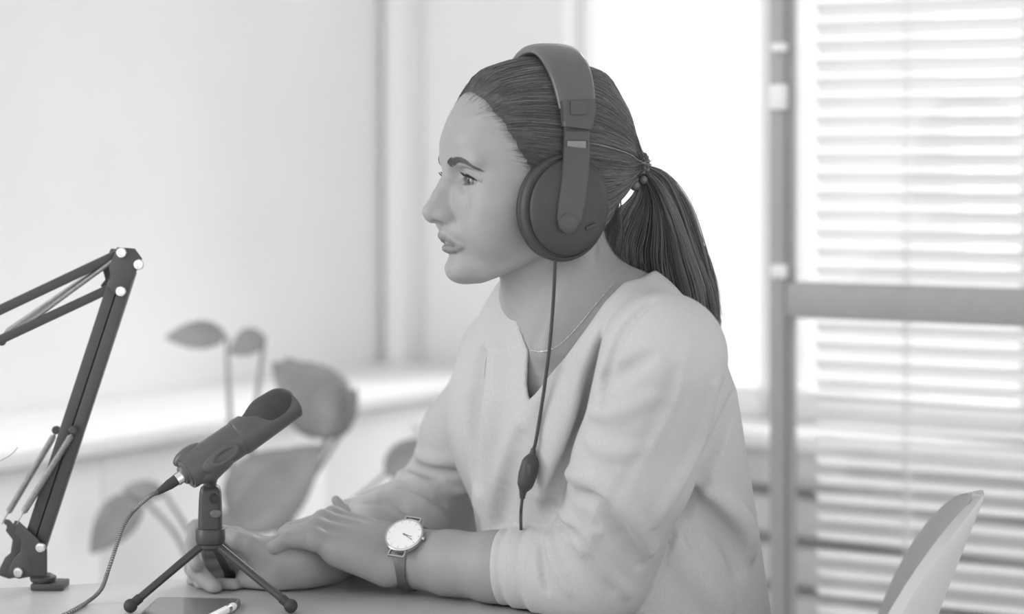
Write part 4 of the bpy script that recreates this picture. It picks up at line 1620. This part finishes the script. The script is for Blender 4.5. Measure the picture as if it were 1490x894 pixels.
tube('lead', [P(x, y, d) for (x, y), d in zip(lead_px, ds)], .0017, M_cable, hp, sides=8)
d2 = min(ds[-1], sw_fd.hit(768, 690, 1.6, 2.4, 2.0) - .009)
vc = tube('volume_control', [P(776, 653, ds[-1]), P(775, 661, ds[-1]), P(772, 672, d2), P(768, 690, d2), P(764, 706, d2), P(761, 716, d2), P(760, 726, d2)],
          [.0022, .0032, .0082, .0092, .0078, .0036, .0024], M_cable, hp, sides=14, n=30)
dw = P(770, 684, d2 - .0085)
box('volume_wheel', (.004, .003, .012), frame(dw, (1, 0, 0), (0.2, 0, 1)), M_hp2, vc, .001)
d3 = sw_fd.hit(758, 760, 1.6, 2.4, 2.0) - .006
tube('lead', [P(760, 724, d2), P(758, 745, min(d2, d3)), P(758, 768, d3), P(760, 800, d3 + .004)], .0016, M_cable, hp, sides=8, n=20)

# ================================================================== JEWELLERY
M_silver = mat('silver_chain', 0.6, 0.4, 0.5, metal=0.8, noise=(60, 0.1))
npx = smooth_path([(894, 412, 0), (868, 442, 0), (842, 474, 0), (818, 499, 0), (801, 509, 0), (786, 512, 0), (773, 510, 0)], 60)
npts = []
for x, y, _ in npx:
    d = min(head_fd.hit(x, y, 1.7, 2.3, 9), 9)
    if d < 9:
        npts.append(P(x, y, d - .0012))
if len(npts) > 4:
    npts = np.array(npts)
    k = np.ones(7) / 7
    for ax in range(3):
        npts[3:-3, ax] = np.convolve(npts[:, ax], k, mode='valid')
    neck = empty('necklace', npts[len(npts) // 2], 'thin silver chain necklace round the bare neck', 'necklace')
    tube('chain', npts, .00045, M_silver, neck, sides=6)
    bead_me = None
    for i in range(2, len(npts), 4):
        bm = bmesh.new()
        bmesh.ops.create_icosphere(bm, subdivisions=1, radius=.0011, matrix=Matrix.Translation(Vector(npts[i])))
        bm_obj('bead', bm, M_silver, neck, smooth=True)

tie = empty('hair_tie', TIE, 'beaded dark elastic hair tie gathering the ponytail', 'hair tie')
M_bead = mat('tie_bead', 0.12, 0.3, 0.5, noise=(90, 0.2))
bd = -H_F
for row, (off, rr_) in enumerate(((.000, .0105), (.0045, .0115), (.009, .0110))):
    for k in range(15):
        a = 2 * math.pi * (k + .5 * (row % 2)) / 15
        bm = bmesh.new()
        c = TIE + bd * (off - .001) + (H_L * math.cos(a) + H_U * math.sin(a)) * rr_
        bmesh.ops.create_icosphere(bm, subdivisions=2, radius=.0027, matrix=Matrix.Translation(Vector(c)))
        bm_obj('bead', bm, M_bead, tie, smooth=True)
tor = [TIE + bd * .0045 + (H_L * math.cos(a) + H_U * math.sin(a)) * .0098 for a in np.linspace(0, 2 * math.pi, 30)]
tube('elastic', tor, .003, M_bead, tie, sides=8)
for x, y, r in ((924, 270, .0056), (936, 262, .0045)):
    bm = bmesh.new()
    bmesh.ops.create_uvsphere(bm, u_segments=20, v_segments=12, radius=r, matrix=Matrix.Translation(Vector(P(x, y, TIE[1] - .012))))
    bm_obj('pendant_ball', bm, M_bead, tie, smooth=True)

# wrist watch
wax = P(560, 806, 2.06) - P(655, 820, 2.03); wax /= np.linalg.norm(wax)
wn = np.array([-0.20, -0.62, 0.76]); wn = wn - wax * (wn @ wax) * .6; wn /= np.linalg.norm(wn)
sc_ = P(599, 815, 2.054)
up0 = wn - wax * (wn @ wax); up0 /= np.linalg.norm(up0)
sd = np.cross(wax, up0)
loop = []
for a in np.linspace(0, 2 * math.pi, 65):
    d = up0 * math.cos(a) + sd * math.sin(a)
    rs = np.arange(.045, .010, -.0004)
    v = arm_fd.sample(sc_ + d[None] * rs[:, None])
    w = np.nonzero(v < 0)[0]
    loop.append(rs[w[0]] if len(w) else .027)
loop = np.array(loop); loop = np.convolve(np.r_[loop[-5:-1], loop, loop[1:5]], np.ones(9) / 9, mode='valid')
wc = sc_ + up0 * (loop[0] + .0078) - wax * .003
watch = empty('wristwatch', wc, 'slim wristwatch with round white dial and metal mesh strap', 'watch')
M_case = mat('watch_case', 0.55, 0.25, 0.5, metal=0.9, noise=(60, 0.05))
M_dial = mat('watch_dial', 0.85, 0.35, 0.4, noise=(60, 0.01))
WM = zframe(wc, wn, wax)
case = lathe('case', [(.0150, -.0065), (.0195, -.0055), (.0206, -.003), (.0206, .0004), (.0196, .0012), (.0186, .0009), (.0184, .0002), (0, .0002)], WM, M_case, watch, 48, auto=35)
lathe('dial', [(.0185, .0002), (.0183, .0006), (0, .0006)], WM, M_dial, case, 48)
M_hand = mat('watch_hand', 0.18, 0.3, 0.5, metal=0.6, noise=(60, 0.05))
for ang, L in ((155, .0125), (172, .0095)):
    a = math.radians(ang)
    p0 = WM @ Vector((0, 0, .0010)); p1 = WM @ Vector((L * math.cos(a), L * math.sin(a), .0010))
    bar('hand', p0, p1, .0006, .0003, M_hand, case, z=wn, bevel=0)
lathe('hand_pin', [(.0010, .0006), (.0010, .0014), (0, .0015)], WM, M_hand, case, 12)
for k in range(12):
    a = k * math.pi / 6
    bar('hour_mark', WM @ Vector((.0155 * math.cos(a), .0155 * math.sin(a), .0008)), WM @ Vector((.0173 * math.cos(a), .0173 * math.sin(a), .0008)), .0005, .0002, M_case, case, z=wn, bevel=0)
wy = np.cross(wn, wax)
crown_dir = (-wax * 0.8 - wy * .0); crown_dir /= np.linalg.norm(crown_dir)
lathe('crown', [(.0022, 0), (.0022, .0024), (.0016, .0028), (0, .0028)], zframe(wc + crown_dir * .0203 - wn * .0022, crown_dir), M_case, case, 14)
# strap laid round the wrist
M_mesh = mat('mesh_strap', 0.15, 0.4, 0.5, metal=0.5, noise=(900, 0.25), bump=(1600, 0.5, 0.0004))
lp = np.array([sc_ + (up0 * math.cos(a) + sd * math.sin(a)) * (r + .0008) for a, r in zip(np.linspace(0, 2 * math.pi, 65), loop)])
lp[:, 2] = np.maximum(lp[:, 2], DESK_Z + .0012)
sweep('strap', lp, lambda i: wax, np.full(65, .0180), np.full(65, .0014), M_mesh, watch, n=12, power=6)
for sg in (1, -1):
    c = wc - wn * .004 + sd * sg * .0215
    bm = bmesh.new()
    for off in (-.0085, .0085):
        bm_box(bm, (.0012, .007, .003), frame(c + wax * off, wax, wn))
    bm_box(bm, (.018, .0012, .003), frame(c + sd * sg * .0035, wax, wn))
    bm_obj('lug', bm, M_case, watch)

# ================================================================== SMALL MICROPHONE ON ITS TRIPOD
M_mic = mat('microphone_plastic', 0.085, 0.36, 0.5, noise=(60, 0.06), bump=(1500, 0.06, 0.0003))
M_grille = mat('microphone_grille', 0.045, 0.6, 0.4, noise=(1500, 0.4), bump=(1500, 0.8, 0.0006))
M_black = mat('tripod_black', 0.045, 0.38, 0.5, noise=(60, 0.06))
M_rubber = mat('rubber_black', 0.04, 0.6, 0.4, noise=(60, 0.06))
M_chrome = mat('chrome', 0.75, 0.22, 0.5, metal=1.0, noise=(60, 0.05))
fd_ = (CAM_Z - (DESK_Z + .0070)) * F_PX / (882 - HOR)
footA, footB = P(190, 882, fd_), P(423, 882, fd_)
tc = (footA + footB) / 2
RR = np.linalg.norm(footA - footB) / math.sqrt(3)
tc = tc + np.array([0, RR / 2, 0])
footC = tc + np.array([0, RR, 0])
MD = tc[1]
pxm = MD / F_PX
hx = P(306, 800, MD)[0]
tri = empty('tabletop_tripod', (tc[0], tc[1], DESK_Z), 'small black folding tripod with ball feet holding the microphone', 'tripod')
zat = lambda y: P(306, y, MD)[2]
ctr = lambda y, x=306: P(x, y, MD)
Mz = lambda y, x=306: zframe(ctr(y, x), (0, 0, 1))
hub = lathe('hub', [(.0, 0), (.010, 0), (.0128, .003), (.0128, .006), (.0146, .0075), (.0150, .010), (.0150, .0205), (.0138, .022), (0, .022)], Mz(800), M_black, tri, 32)
for ft in (footA, footB, footC):
    dirn = ft - ctr(796); dirn[2] = 0; dirn /= np.linalg.norm(dirn)
    a = ctr(796) + dirn * .011 + np.array([0, 0, .001])
    u = (ft - a) / np.linalg.norm(ft - a)
    lg = tube('leg', [a, a + (ft - a) * .5, ft - u * .004], [.0043, .0040, .0040], M_black, tri, sides=12)
    bm = bmesh.new()
    bmesh.ops.create_uvsphere(bm, u_segments=20, v_segments=14, radius=.0069, matrix=Matrix.Translation(Vector(ft)))
    bm_obj('ball_foot', bm, M_rubber, lg, smooth=True)
    lathe('ferrule', [(.0048, 0), (.0048, .006), (.0042, .008)], zframe(ft - u * .012, u), M_rubber, lg, 16)
# upright fork with the clamping screw
sweep('fork', [ctr(768), ctr(750), ctr(730), ctr(716), ctr(709), ctr(705)], lambda i: (1, 0, 0), [.0240, .0236, .0226, .0214, .0190, .0120], [.022, .0215, .020, .019, .017, .010], M_black, tri, n=20, power=3.2)
sc1 = ctr(723, 314) + np.array([0, -.0105, 0])
lathe('clamp_screw', [(.0052, 0), (.0052, .0016), (.0042, .0022), (.0034, .0014), (.0018, .0014), (0, .0014)], zframe(sc1, (0.1, -1, 0)), M_rubber, tri, 20)
sc2 = ctr(745, 316) + np.array([0, -.0108, 0])
lathe('thumb_nut', [(.0055, 0), (.0055, .0016), (.0047, .0022), (0, .0022)], zframe(sc2, (0.1, -1, 0)), mat('nut_grey', .13, .4, .5, noise=(60, .05)), tri, 20, sy=.75)

# clip and microphone share an axis that rises to the right
A0, A1 = P(268, 691, MD - .030), P(427, 584, MD + .030)
ma = (A1 - A0); ML = np.linalg.norm(ma); ma /= ML
pxl = ML / 192.0
mn = np.array([0, -1.0, 0]) + ma * ma[1]; mn /= np.linalg.norm(mn)          # across the axis, towards the viewer
mu = np.cross(mn, ma); mu *= np.sign(mu[2])         # across the axis, upwards
mp = lambda t, a=0.0, b=0.0: A0 + ma * (t * pxl) + mu * (a * pxm) + mn * (b * pxm)
MM = lambda t: zframe(mp(t), ma, mu)
S_ = pxm
# the clip belongs to the tripod
clip = lathe('microphone_clip', [(.5 * S_, 3 * pxl), (24.5 * S_, 3 * pxl), (25.5 * S_, 8 * pxl), (25.8 * S_, 50 * pxl), (26.2 * S_, 90 * pxl), (25.6 * S_, 96 * pxl), (24 * S_, 97 * pxl), (22.5 * S_, 96 * pxl), (22.5 * S_, 40 * pxl)], MM(0), M_mic, tri, 40)
fd = Field(mp(40) - .05, mp(40) + .05, .0012)
fd.ell(mp(52, -8, 23), np.array([34, 13, 8]) * S_, np.stack([ma, mu, mn], axis=1))
fd.ell(mp(22, 20, -6), np.array([26, 12, 15]) * S_, np.stack([ma, mu, mn], axis=1), k=.002)
fd.ell(mp(40, -19, 4), np.array([34, 11, 19]) * S_, np.stack([ma, mu, mn], axis=1), k=.004)
fd.cone(mp(36, -20, 0), P(305, 706, MD), 10 * S_, 9 * S_, .006)
fd.ell(mp(58, -8, 31), np.array([22, 7, 6]) * S_, np.stack([ma, mu, mn], axis=1), k=.001, op='s')
v_, q_ = fd.mesh(relax=1)
link('clip_grip', raw_mesh('clip_grip', v_, q_), M_mic, clip)

mic = empty('microphone', A0, 'dark handheld microphone pointing up on the small tripod', 'microphone')
body_m = lathe('body', [(0, 0), (13 * S_, 0), (14.5 * S_, 2 * pxl), (15 * S_, 4 * pxl), (20 * S_, 5 * pxl), (21.5 * S_, 9 * pxl), (21.8 * S_, 98 * pxl), (22 * S_, 104 * pxl)], MM(-4), M_mic, mic, 40)
lathe('collar', [(22.2 * S_, 0), (25.5 * S_, 1 * pxl), (26.2 * S_, 4 * pxl), (24.0 * S_, 7 * pxl), (22 * S_, 7 * pxl)], MM(88), M_rubber, body_m, 40)
# head: a shaped sleeve, slightly flattened and narrower at the tip
fd = Field(mp(140) - .075, mp(140) + .075, .0013)
T3 = np.stack([ma, mu, mn], axis=1)
fd.chain([(mp(100), 28 * S_), (mp(190, -2), 23 * S_)])


def cap_fn(X, Y, Z, t0=93, t1=192):
    t = ((X - A0[0]) * ma[0] + (Y - A0[1]) * ma[1] + (Z - A0[2]) * ma[2]) / pxl
    return np.maximum(t - t1, t0 - t) * pxm


def slant_fn(X, Y, Z):
    """the collar edge sweeps back along the near side"""
    t = ((X - A0[0]) * ma[0] + (Y - A0[1]) * ma[1] + (Z - A0[2]) * ma[2]) / pxl
    a = ((X - A0[0]) * mu[0] + (Y - A0[1]) * mu[1] + (Z - A0[2]) * mu[2]) / pxm
    return (84 + np.abs(a + 2) * .30 - t) * pxm * .95 + 0 * Y
fd.op(lambda X, Y, Z: cap_fn(X, Y, Z, 60, 192), fd.lo, fd.lo + .2, .0022, 'i', pad=0)
fd.op(slant_fn, fd.lo, fd.lo + .2, .0012, 'i', pad=0)
fd.ell(mp(156, 24, 4), np.array([45, 17, 30]) * S_, T3, k=.0006, op='s')
v_, q_ = fd.mesh(relax=1)
head_m = link('head_sleeve', raw_mesh('head_sleeve', v_, q_), M_mic, mic)
fd = Field(mp(150) - .06, mp(150) + .06, .0012)
fd.chain([(mp(112, 0), 22 * S_), (mp(146, 6), 24 * S_), (mp(170, 6), 22.5 * S_), (mp(186, 0), 19 * S_)], k0=.010)
fd.op(lambda X, Y, Z: cap_fn(X, Y, Z, 100, 191), fd.lo, fd.lo + .2, .002, 'i', pad=0)
v_, q_ = fd.mesh(relax=1)
link('grille', raw_mesh('grille', v_, q_), M_grille, mic)
lathe('end_cap', [(0, 0), (19 * S_, 0), (20.5 * S_, 1.2 * pxl), (19.5 * S_, 3 * pxl), (0, 3.4 * pxl)], MM(190.5), mat('cap_grey', .25, .3, .5, noise=(60, .05)), mic, 36)
# plug and lead
lathe('plug_sleeve', [(9.5 * S_, 0), (9.5 * S_, 13 * pxl), (0, 13 * pxl)], MM(-14), M_chrome, mic, 24)
lathe('plug', [(0, -34 * pxl), (3.4 * S_, -34 * pxl), (4.4 * S_, -30 * pxl), (7.5 * S_, -12 * pxl), (8.0 * S_, 0), (0, 0)], MM(-13), M_rubber, mic, 24)
M_braid = mat('braided_lead', 0.30, 0.6, 0.4, noise=(900, 0.5), bump=(1200, 0.8, 0.0006))
end = mp(-47)
ex_, ey_ = CX + mp(-44)[0] / mp(-44)[1] * F_PX, HOR + (CAM_Z - mp(-44)[2]) / mp(-44)[1] * F_PX
lp = [(ex_, ey_, end[1]), (ex_ - 12, ey_ + 6, end[1]), (196, 742, MD - .004), (180, 765, MD - .012), (169, 796, MD - .025), (157, 832, MD - .042), (147, 858, 1.995), (128, 876, 1.995), (100, 893, 1.952), (50, 915, 1.895)]
pts = [P(*p) for p in lp]
for p in pts[-3:]:
    p[2] = max(DESK_Z + .0022, p[2])
path = smooth_path(pts, 260)
path[:, 2] = np.maximum(path[:, 2], DESK_Z + .0021)
tw = np.linspace(0, 1, len(path))
lead = tube('lead', path, .0019, M_braid, mic, sides=8)
# braid: a fine helix round the lead
T = np.gradient(path, axis=0); T /= np.linalg.norm(T, axis=1, keepdims=True)
n1 = np.cross(T, [0, 1, 0]); n1 /= np.linalg.norm(n1, axis=1, keepdims=True); n2 = np.cross(T, n1)
NB = 1300
tt_ = np.linspace(0, len(path) - 1.001, NB); ii = tt_.astype(int); ff_ = (tt_ - ii)[:, None]
pp = path[ii] * (1 - ff_) + path[ii + 1] * ff_
an = np.linspace(0, 2 * math.pi * 95, NB)[:, None]
hel = pp + (n1[ii] * np.cos(an) + n2[ii] * np.sin(an)) * .0017
V_, Q_ = tubes_data(hel[None], np.full((1, NB), .0006), 5)
V_[:, 2] = np.maximum(V_[:, 2], DESK_Z + .0002)
link('braid', raw_mesh('braid', V_, Q_), mat('braid_thread', .11, .6, .3, noise=(200, .1)), lead)

# ================================================================== TABLET AND PEN
M_tab = mat('tablet_cover', 0.22, 0.4, 0.4, noise=(50, 0.04))
zt = lambda x, y, z=DESK_Z: P(x, y, (CAM_Z - z) * F_PX / (y - HOR))
tA, tB = zt(230, 878), zt(352, 880)
tu = (tB - tA); tu[2] = 0; tl = np.linalg.norm(tu); tu /= tl
tvv = np.array([tu[1], -tu[0], 0])
quadt = [tA[:2], tB[:2], (tB + tvv * .2)[:2], (tA + tvv * .2)[:2]]
tab = empty('tablet', (quadt[0] + quadt[2]).tolist() and [(quadt[0][0] + quadt[2][0]) / 2, (quadt[0][1] + quadt[2][1]) / 2, DESK_Z], 'grey tablet lying flat on the desk under the tripod', 'tablet')
prism('case', round_poly(quadt, .008), DESK_Z + .0003, DESK_Z + .0065, M_tab, tab, bevel=.0012)
cen = (quadt[0] + quadt[2]) / 2
prism('screen', round_poly([cen + (q - cen) * .93 for q in quadt], .004), DESK_Z + .0065, DESK_Z + .0068, mat('tablet_glass', .16, .15, .5, noise=(20, .03)), tab)
pen = empty('pen', zt(330, 886), 'slim white pen lying on the grey tablet', 'pen')
ptop = DESK_Z + .0068 + .0040
pa, pb = zt(341, 882, ptop), zt(301, 902, ptop)
pu = (pb - pa) / np.linalg.norm(pb - pa)
pb = pa + pu * .13
lathe('barrel', [(0, 0), (.003, .0002), (.0039, .003), (.0039, .115), (.0016, .128), (.0008, .131), (0, .131)], zframe(pa, pu), M_dial, pen, 20)
lathe('pen_clip', [(.0041, 0), (.0041, .006), (.0039, .006)], zframe(pa + pu * .012, pu), M_case, pen, 20)

# ================================================================== SCISSOR ARM STAND
BD = 2.072
M_boom = mat('boom_arm_paint', 0.055, 0.45, 0.45, noise=(60, 0.06))
M_spring = mat('spring_steel', 0.42, 0.35, 0.5, metal=0.8, noise=(300, 0.2))
Bp = lambda x, y, o=0.0: P(x, y, BD + o)
boom = empty('microphone_boom_arm', P(60, 850, BD), 'black spring-balanced scissor boom arm clamped at the desk edge', 'boom arm')
SB = BD / F_PX
YV = np.array([0, 1.0, 0])


def plate(name, px, o0, o1, m, parent, bevel=.0008):
    """flat plate outlined in the plane of the arm, between two offsets in depth"""
    bm = bmesh.new()
    f = bm.faces.new([bm.verts.new(Bp(x, y, o0)) for x, y in px])
    r = bmesh.ops.extrude_face_region(bm, geom=[f])
    bmesh.ops.translate(bm, vec=(0, o1 - o0, 0), verts=[v for v in r['geom'] if isinstance(v, bmesh.types.BMVert)])
    bmesh.ops.bevel(bm, geom=list(bm.edges), offset=bevel, segments=2, profile=.5, affect='EDGES')
    return bm_obj(name, bm, m, parent, auto=40)


def bolt(x, y, o, parent, r=.0055, m=None):
    lathe('bolt', [(r, 0), (r, .0018), (r * .85, .003), (r * .5, .0032), (r * .45, .0022), (0, .0022)], zframe(Bp(x, y, o), (0, -1, 0)), m or M_chrome, parent, 18, auto=30)


def spring(a, b, r, parent, turns=60, wire=.0006):
    a, b = np.asarray(a), np.asarray(b)
    L = np.linalg.norm(b - a); u = (b - a) / L
    n1 = np.cross(u, YV); n1 /= np.linalg.norm(n1); n2 = np.cross(u, n1)
    N = turns * 10
    t = np.linspace(0, 1, N)
    an = t * turns * 2 * math.pi
    env = np.clip(np.minimum(t, 1 - t) * 30, .15, 1) * r
    p = a + u * (t * L)[:, None] + n1 * (np.cos(an) * env)[:, None] + n2 * (np.sin(an) * env)[:, None]
    V_, Q_ = tubes_data(p[None], np.full((1, N), wire), 5)
    return link('spring', raw_mesh('spring', V_, Q_), M_spring, parent)


# clamp foot on the desk, post, lower bracket
bz = DESK_Z
cx_ = Bp(60, 850)[0]
lathe('swivel_collar', [(0, 0), (.0125, 0), (.0135, .002), (.0135, .0045), (.0105, .006), (.0095, .007), (0, .007)], zframe((cx_ + .002, BD, bz + .0075), (0, 0, 1)), M_boom, boom, 28)
box('clamp_plate', (.034, .030, .0065), Matrix.Translation((Bp(73, 850)[0], BD, bz + .0037)), M_boom, boom, .001)
edge_y = Ea[1] + (cx_ - Ea[0]) * e1[1] / e1[0]
box('clamp_back', (.03, .006, .065), Matrix.Translation((Bp(66, 850)[0], edge_y + .006, bz - .027)), M_boom, boom, .001)
box('clamp_jaw', (.03, .035, .006), Matrix.Translation((Bp(66, 850)[0], edge_y - .012, bz - .057)), M_boom, boom, .001)
lathe('clamp_bolt', [(.004, 0), (.004, .022), (.008, .0225), (.008, .0255), (0, .0255)], zframe((Bp(66, 850)[0], edge_y - .014, bz - .054), (0, 0, 1)), M_boom, boom, 16)
tube('post', [(cx_, BD, bz + .012), (cx_, BD, Bp(60, 800)[2])], .0062, M_boom, boom, sides=20)
outline = [(12, 838), (27, 843), (50, 839), (67, 839), (65, 806), (56, 786), (27, 759), (21, 758), (19, 764), (24, 768), (22, 775), (32, 788), (29, 805), (21, 812), (13, 828)]
lower = plate('lower_bracket', outline, -.013, -.0105, M_boom, boom)
plate('lower_bracket', [(x - 14, y - 2 if y < 800 else y) for x, y in outline], .0105, .013, M_boom, boom)
bolt(59, 797, -.013, boom, .0052); bolt(27, 833, -.013, boom, .0052)
# lower arm: two square tubes side by side
ax0, ax1 = np.array([50., 796.]), np.array([182., 392.])
au = (ax1 - ax0) / np.linalg.norm(ax1 - ax0); an = np.array([-au[1], au[0]])
for off in (-8.6, 8.6):
    a, b = ax0 + an * off, ax1 + an * off
    bar('lower_bar', Bp(*a), Bp(*b), .0165, .0113, M_boom, boom, z=np.array([an[0], 0, -an[1]]), bevel=.0012)
plate('web', [tuple(ax0 - an * 3), tuple(ax1 - an * 3), tuple(ax1 + an * 3), tuple(ax0 + an * 3)], -.003, .003, M_rubber, boom)
# springs of the lower arm with their pegs
for (x0, y0), (x1, y1), o in (((11, 748), (80, 632), .012), ((33, 748), (105, 632), -.0125)):
    spring(Bp(x0, y0, o), Bp(x1, y1, o), .0030, boom, 62, .0007)
    tube('spring_hook', [Bp(x0, y0, o), Bp(x0 - 4, y0 + 7, o), Bp(x0 - 8, y0 + 15, o)], .0007, M_spring, boom, sides=6)
    lathe('spring_peg', [(.004, -.003), (.0045, .002), (.003, .004), (0, .004)], zframe(Bp(x1 + 2, y1 - 6, o), (0, -1, 0)), M_boom, boom, 16)
tube('peg_bar', [Bp(84, 625, .014), Bp(106, 626, -.014)], .0022, M_boom, boom, sides=8)
# elbow: two plates with bolts
elbow = [(170, 360), (196, 362), (207, 377), (196, 400), (187, 420), (178, 432), (165, 428), (155, 414), (162, 405), (158, 390)]
plate('elbow_plate', elbow, -.0135, -.0105, M_boom, boom)
plate('elbow_plate', [(x - 9, y + 2) for x, y in elbow], .0105, .0135, M_boom, boom)
for x, y in ((177, 368), (202, 385), (176, 424)):
    bolt(x, y, -.0135, boom, .0056)
    tube('pin', [Bp(x, y, -.0135), Bp(x - 4, y + 1, .0135)], .0024, M_boom, boom, sides=10)
# upper arm: two bars running out of the picture to the left, springs between
U0, U1 = (172, 370), (-222, 556)
L0, L1 = (162, 419), (-214, 595)
bar('upper_bar', Bp(*U0), Bp(*U1, -.03), .011, .0098, M_boom, boom, z=(.4, 0, .9), bevel=.0012)
bar('upper_bar', Bp(*L0), Bp(*L1, -.03), .011, .0090, M_boom, boom, z=(.4, 0, .9), bevel=.0012)
for o, dy in ((-.010, 3), (-.003, 0), (.004, -3), (.011, -6)):
    spring(Bp(168, 376 + dy * .4, o), Bp(6, 492 + dy * 1.3, o), .0019, boom, 90, .0006)
bolt(3, 497, -.010, boom, .0045, M_boom)
tube('pin', [Bp(3, 497, -.010), Bp(1, 497, .012)], .0022, M_boom, boom, sides=10)
plate('end_bracket', [(-232, 548), (-212, 546), (-200, 590), (-206, 606), (-224, 606), (-236, 575)], -.045, -.018, M_boom, boom)
lathe('microphone_mount', [(0, 0), (.006, 0), (.006, .03), (.008, .032), (.008, .044), (0, .044)], zframe(Bp(-222, 604, -.03), (0, 0, -1)), M_boom, boom, 18)
tube('loose_wire', [Bp(-214, 600, -.03), Bp(-150, 690, -.03), Bp(-70, 706, -.025), Bp(0, 671, -.02), Bp(17, 661, -.02), Bp(26, 651, -.02)], .00045, M_spring, boom, sides=6, n=40)

# ================================================================== PLANT IN THE BACKGROUND
M_leaf = mat('leaf', 0.28, 0.5, 0.4, noise=(20, 0.12))
M_stem = mat('plant_stem', 0.30, 0.7, 0.3, noise=(40, 0.1))
M_pot = mat('plant_pot', 0.6, 0.6, 0.3, noise=(20, 0.05))
PLD = 2.92
pc = P(335, 900, PLD)
plant = empty('potted_plant', (pc[0], pc[1], 0), 'broad-leaved potted plant standing in front of the white cabinet', 'plant')
PM = zframe((pc[0], pc[1], 0), (0, 0, 1))
lathe('pot', [(0, 0.001), (.11, .001), (.125, .02), (.150, .36), (.158, .37), (.158, .395), (.146, .395), (.140, .36), (0, .36)], PM, M_pot, plant, 36)
lathe('soil', [(0, .372), (.08, .375), (.143, .362)], PM, mat('soil', .05, .9, .2, noise=(80, .3)), plant, 30)
leaf_me = None


def leaf(base, tip, width, droop, nrm):
    base, tip = np.asarray(base), np.asarray(tip)
    L = np.linalg.norm(tip - base)
    u = (tip - base) / L
    n_ = np.asarray(nrm, float); n_ = n_ - u * (n_ @ u); n_ /= np.linalg.norm(n_)
    v = np.cross(n_, u)
    bm = bmesh.new()
    rows = []
    for i in range(13):
        t = i / 12
        w = width / 2 * math.sin(math.pi * min(t ** .75, 1)) ** .8 if 0 < t < 1 else .0006
        c = base + u * L * t + n_ * droop * 4 * t * (1 - t)
        rows.append([bm.verts.new(c + v * w * s + n_ * abs(s) * w * .25) for s in (-1, -.5, 0, .5, 1)])
    for a, b in zip(rows[:-1], rows[1:]):
        for j in range(4):
            bm.faces.new((a[j], a[j + 1], b[j + 1], b[j]))
    o = bm_obj('leaf', bm, M_leaf, plant, smooth=True)
    md = o.modifiers.new('thickness', 'SOLIDIFY'); md.thickness = .0012
    return o


root = np.array([pc[0], pc[1], .37])
for (bx, by, bo), (tx, ty, to), w, dr in (
        ((500, 625, .05), (395, 528, .02), .105, .012), ((475, 640, .02), (415, 520, .05), .085, .01),
        ((478, 640, .06), (520, 565, .08), .045, .008), ((345, 770, .0), (468, 648, .02), .105, .012),
        ((330, 745, .03), (440, 655, .05), .09, .01), ((205, 720, .02), (132, 806, .0), .06, .01),
        ((240, 718, .02), (178, 712, .02), .03, .004), ((330, 490, .08), (240, 492, .08), .045, .006),
        ((385, 488, .08), (335, 515, .08), .042, .006), ((560, 690, .05), (640, 640, .05), .055, .006),
        ((360, 800, .0), (300, 742, .0), .05, .006)):
    b = P(bx, by, PLD + bo); t = P(tx, ty, PLD + to)
    leaf(b, t, w, dr, (.15, -.9, .4))
    m1 = root + (b - root) * .5 + np.array([0, .02, .06])
    tube('stem', [root + np.array([random.uniform(-.03, .03), random.uniform(-.03, .03), 0]), m1, b], [.006, .0045, .003], M_stem, plant, sides=8, n=16)
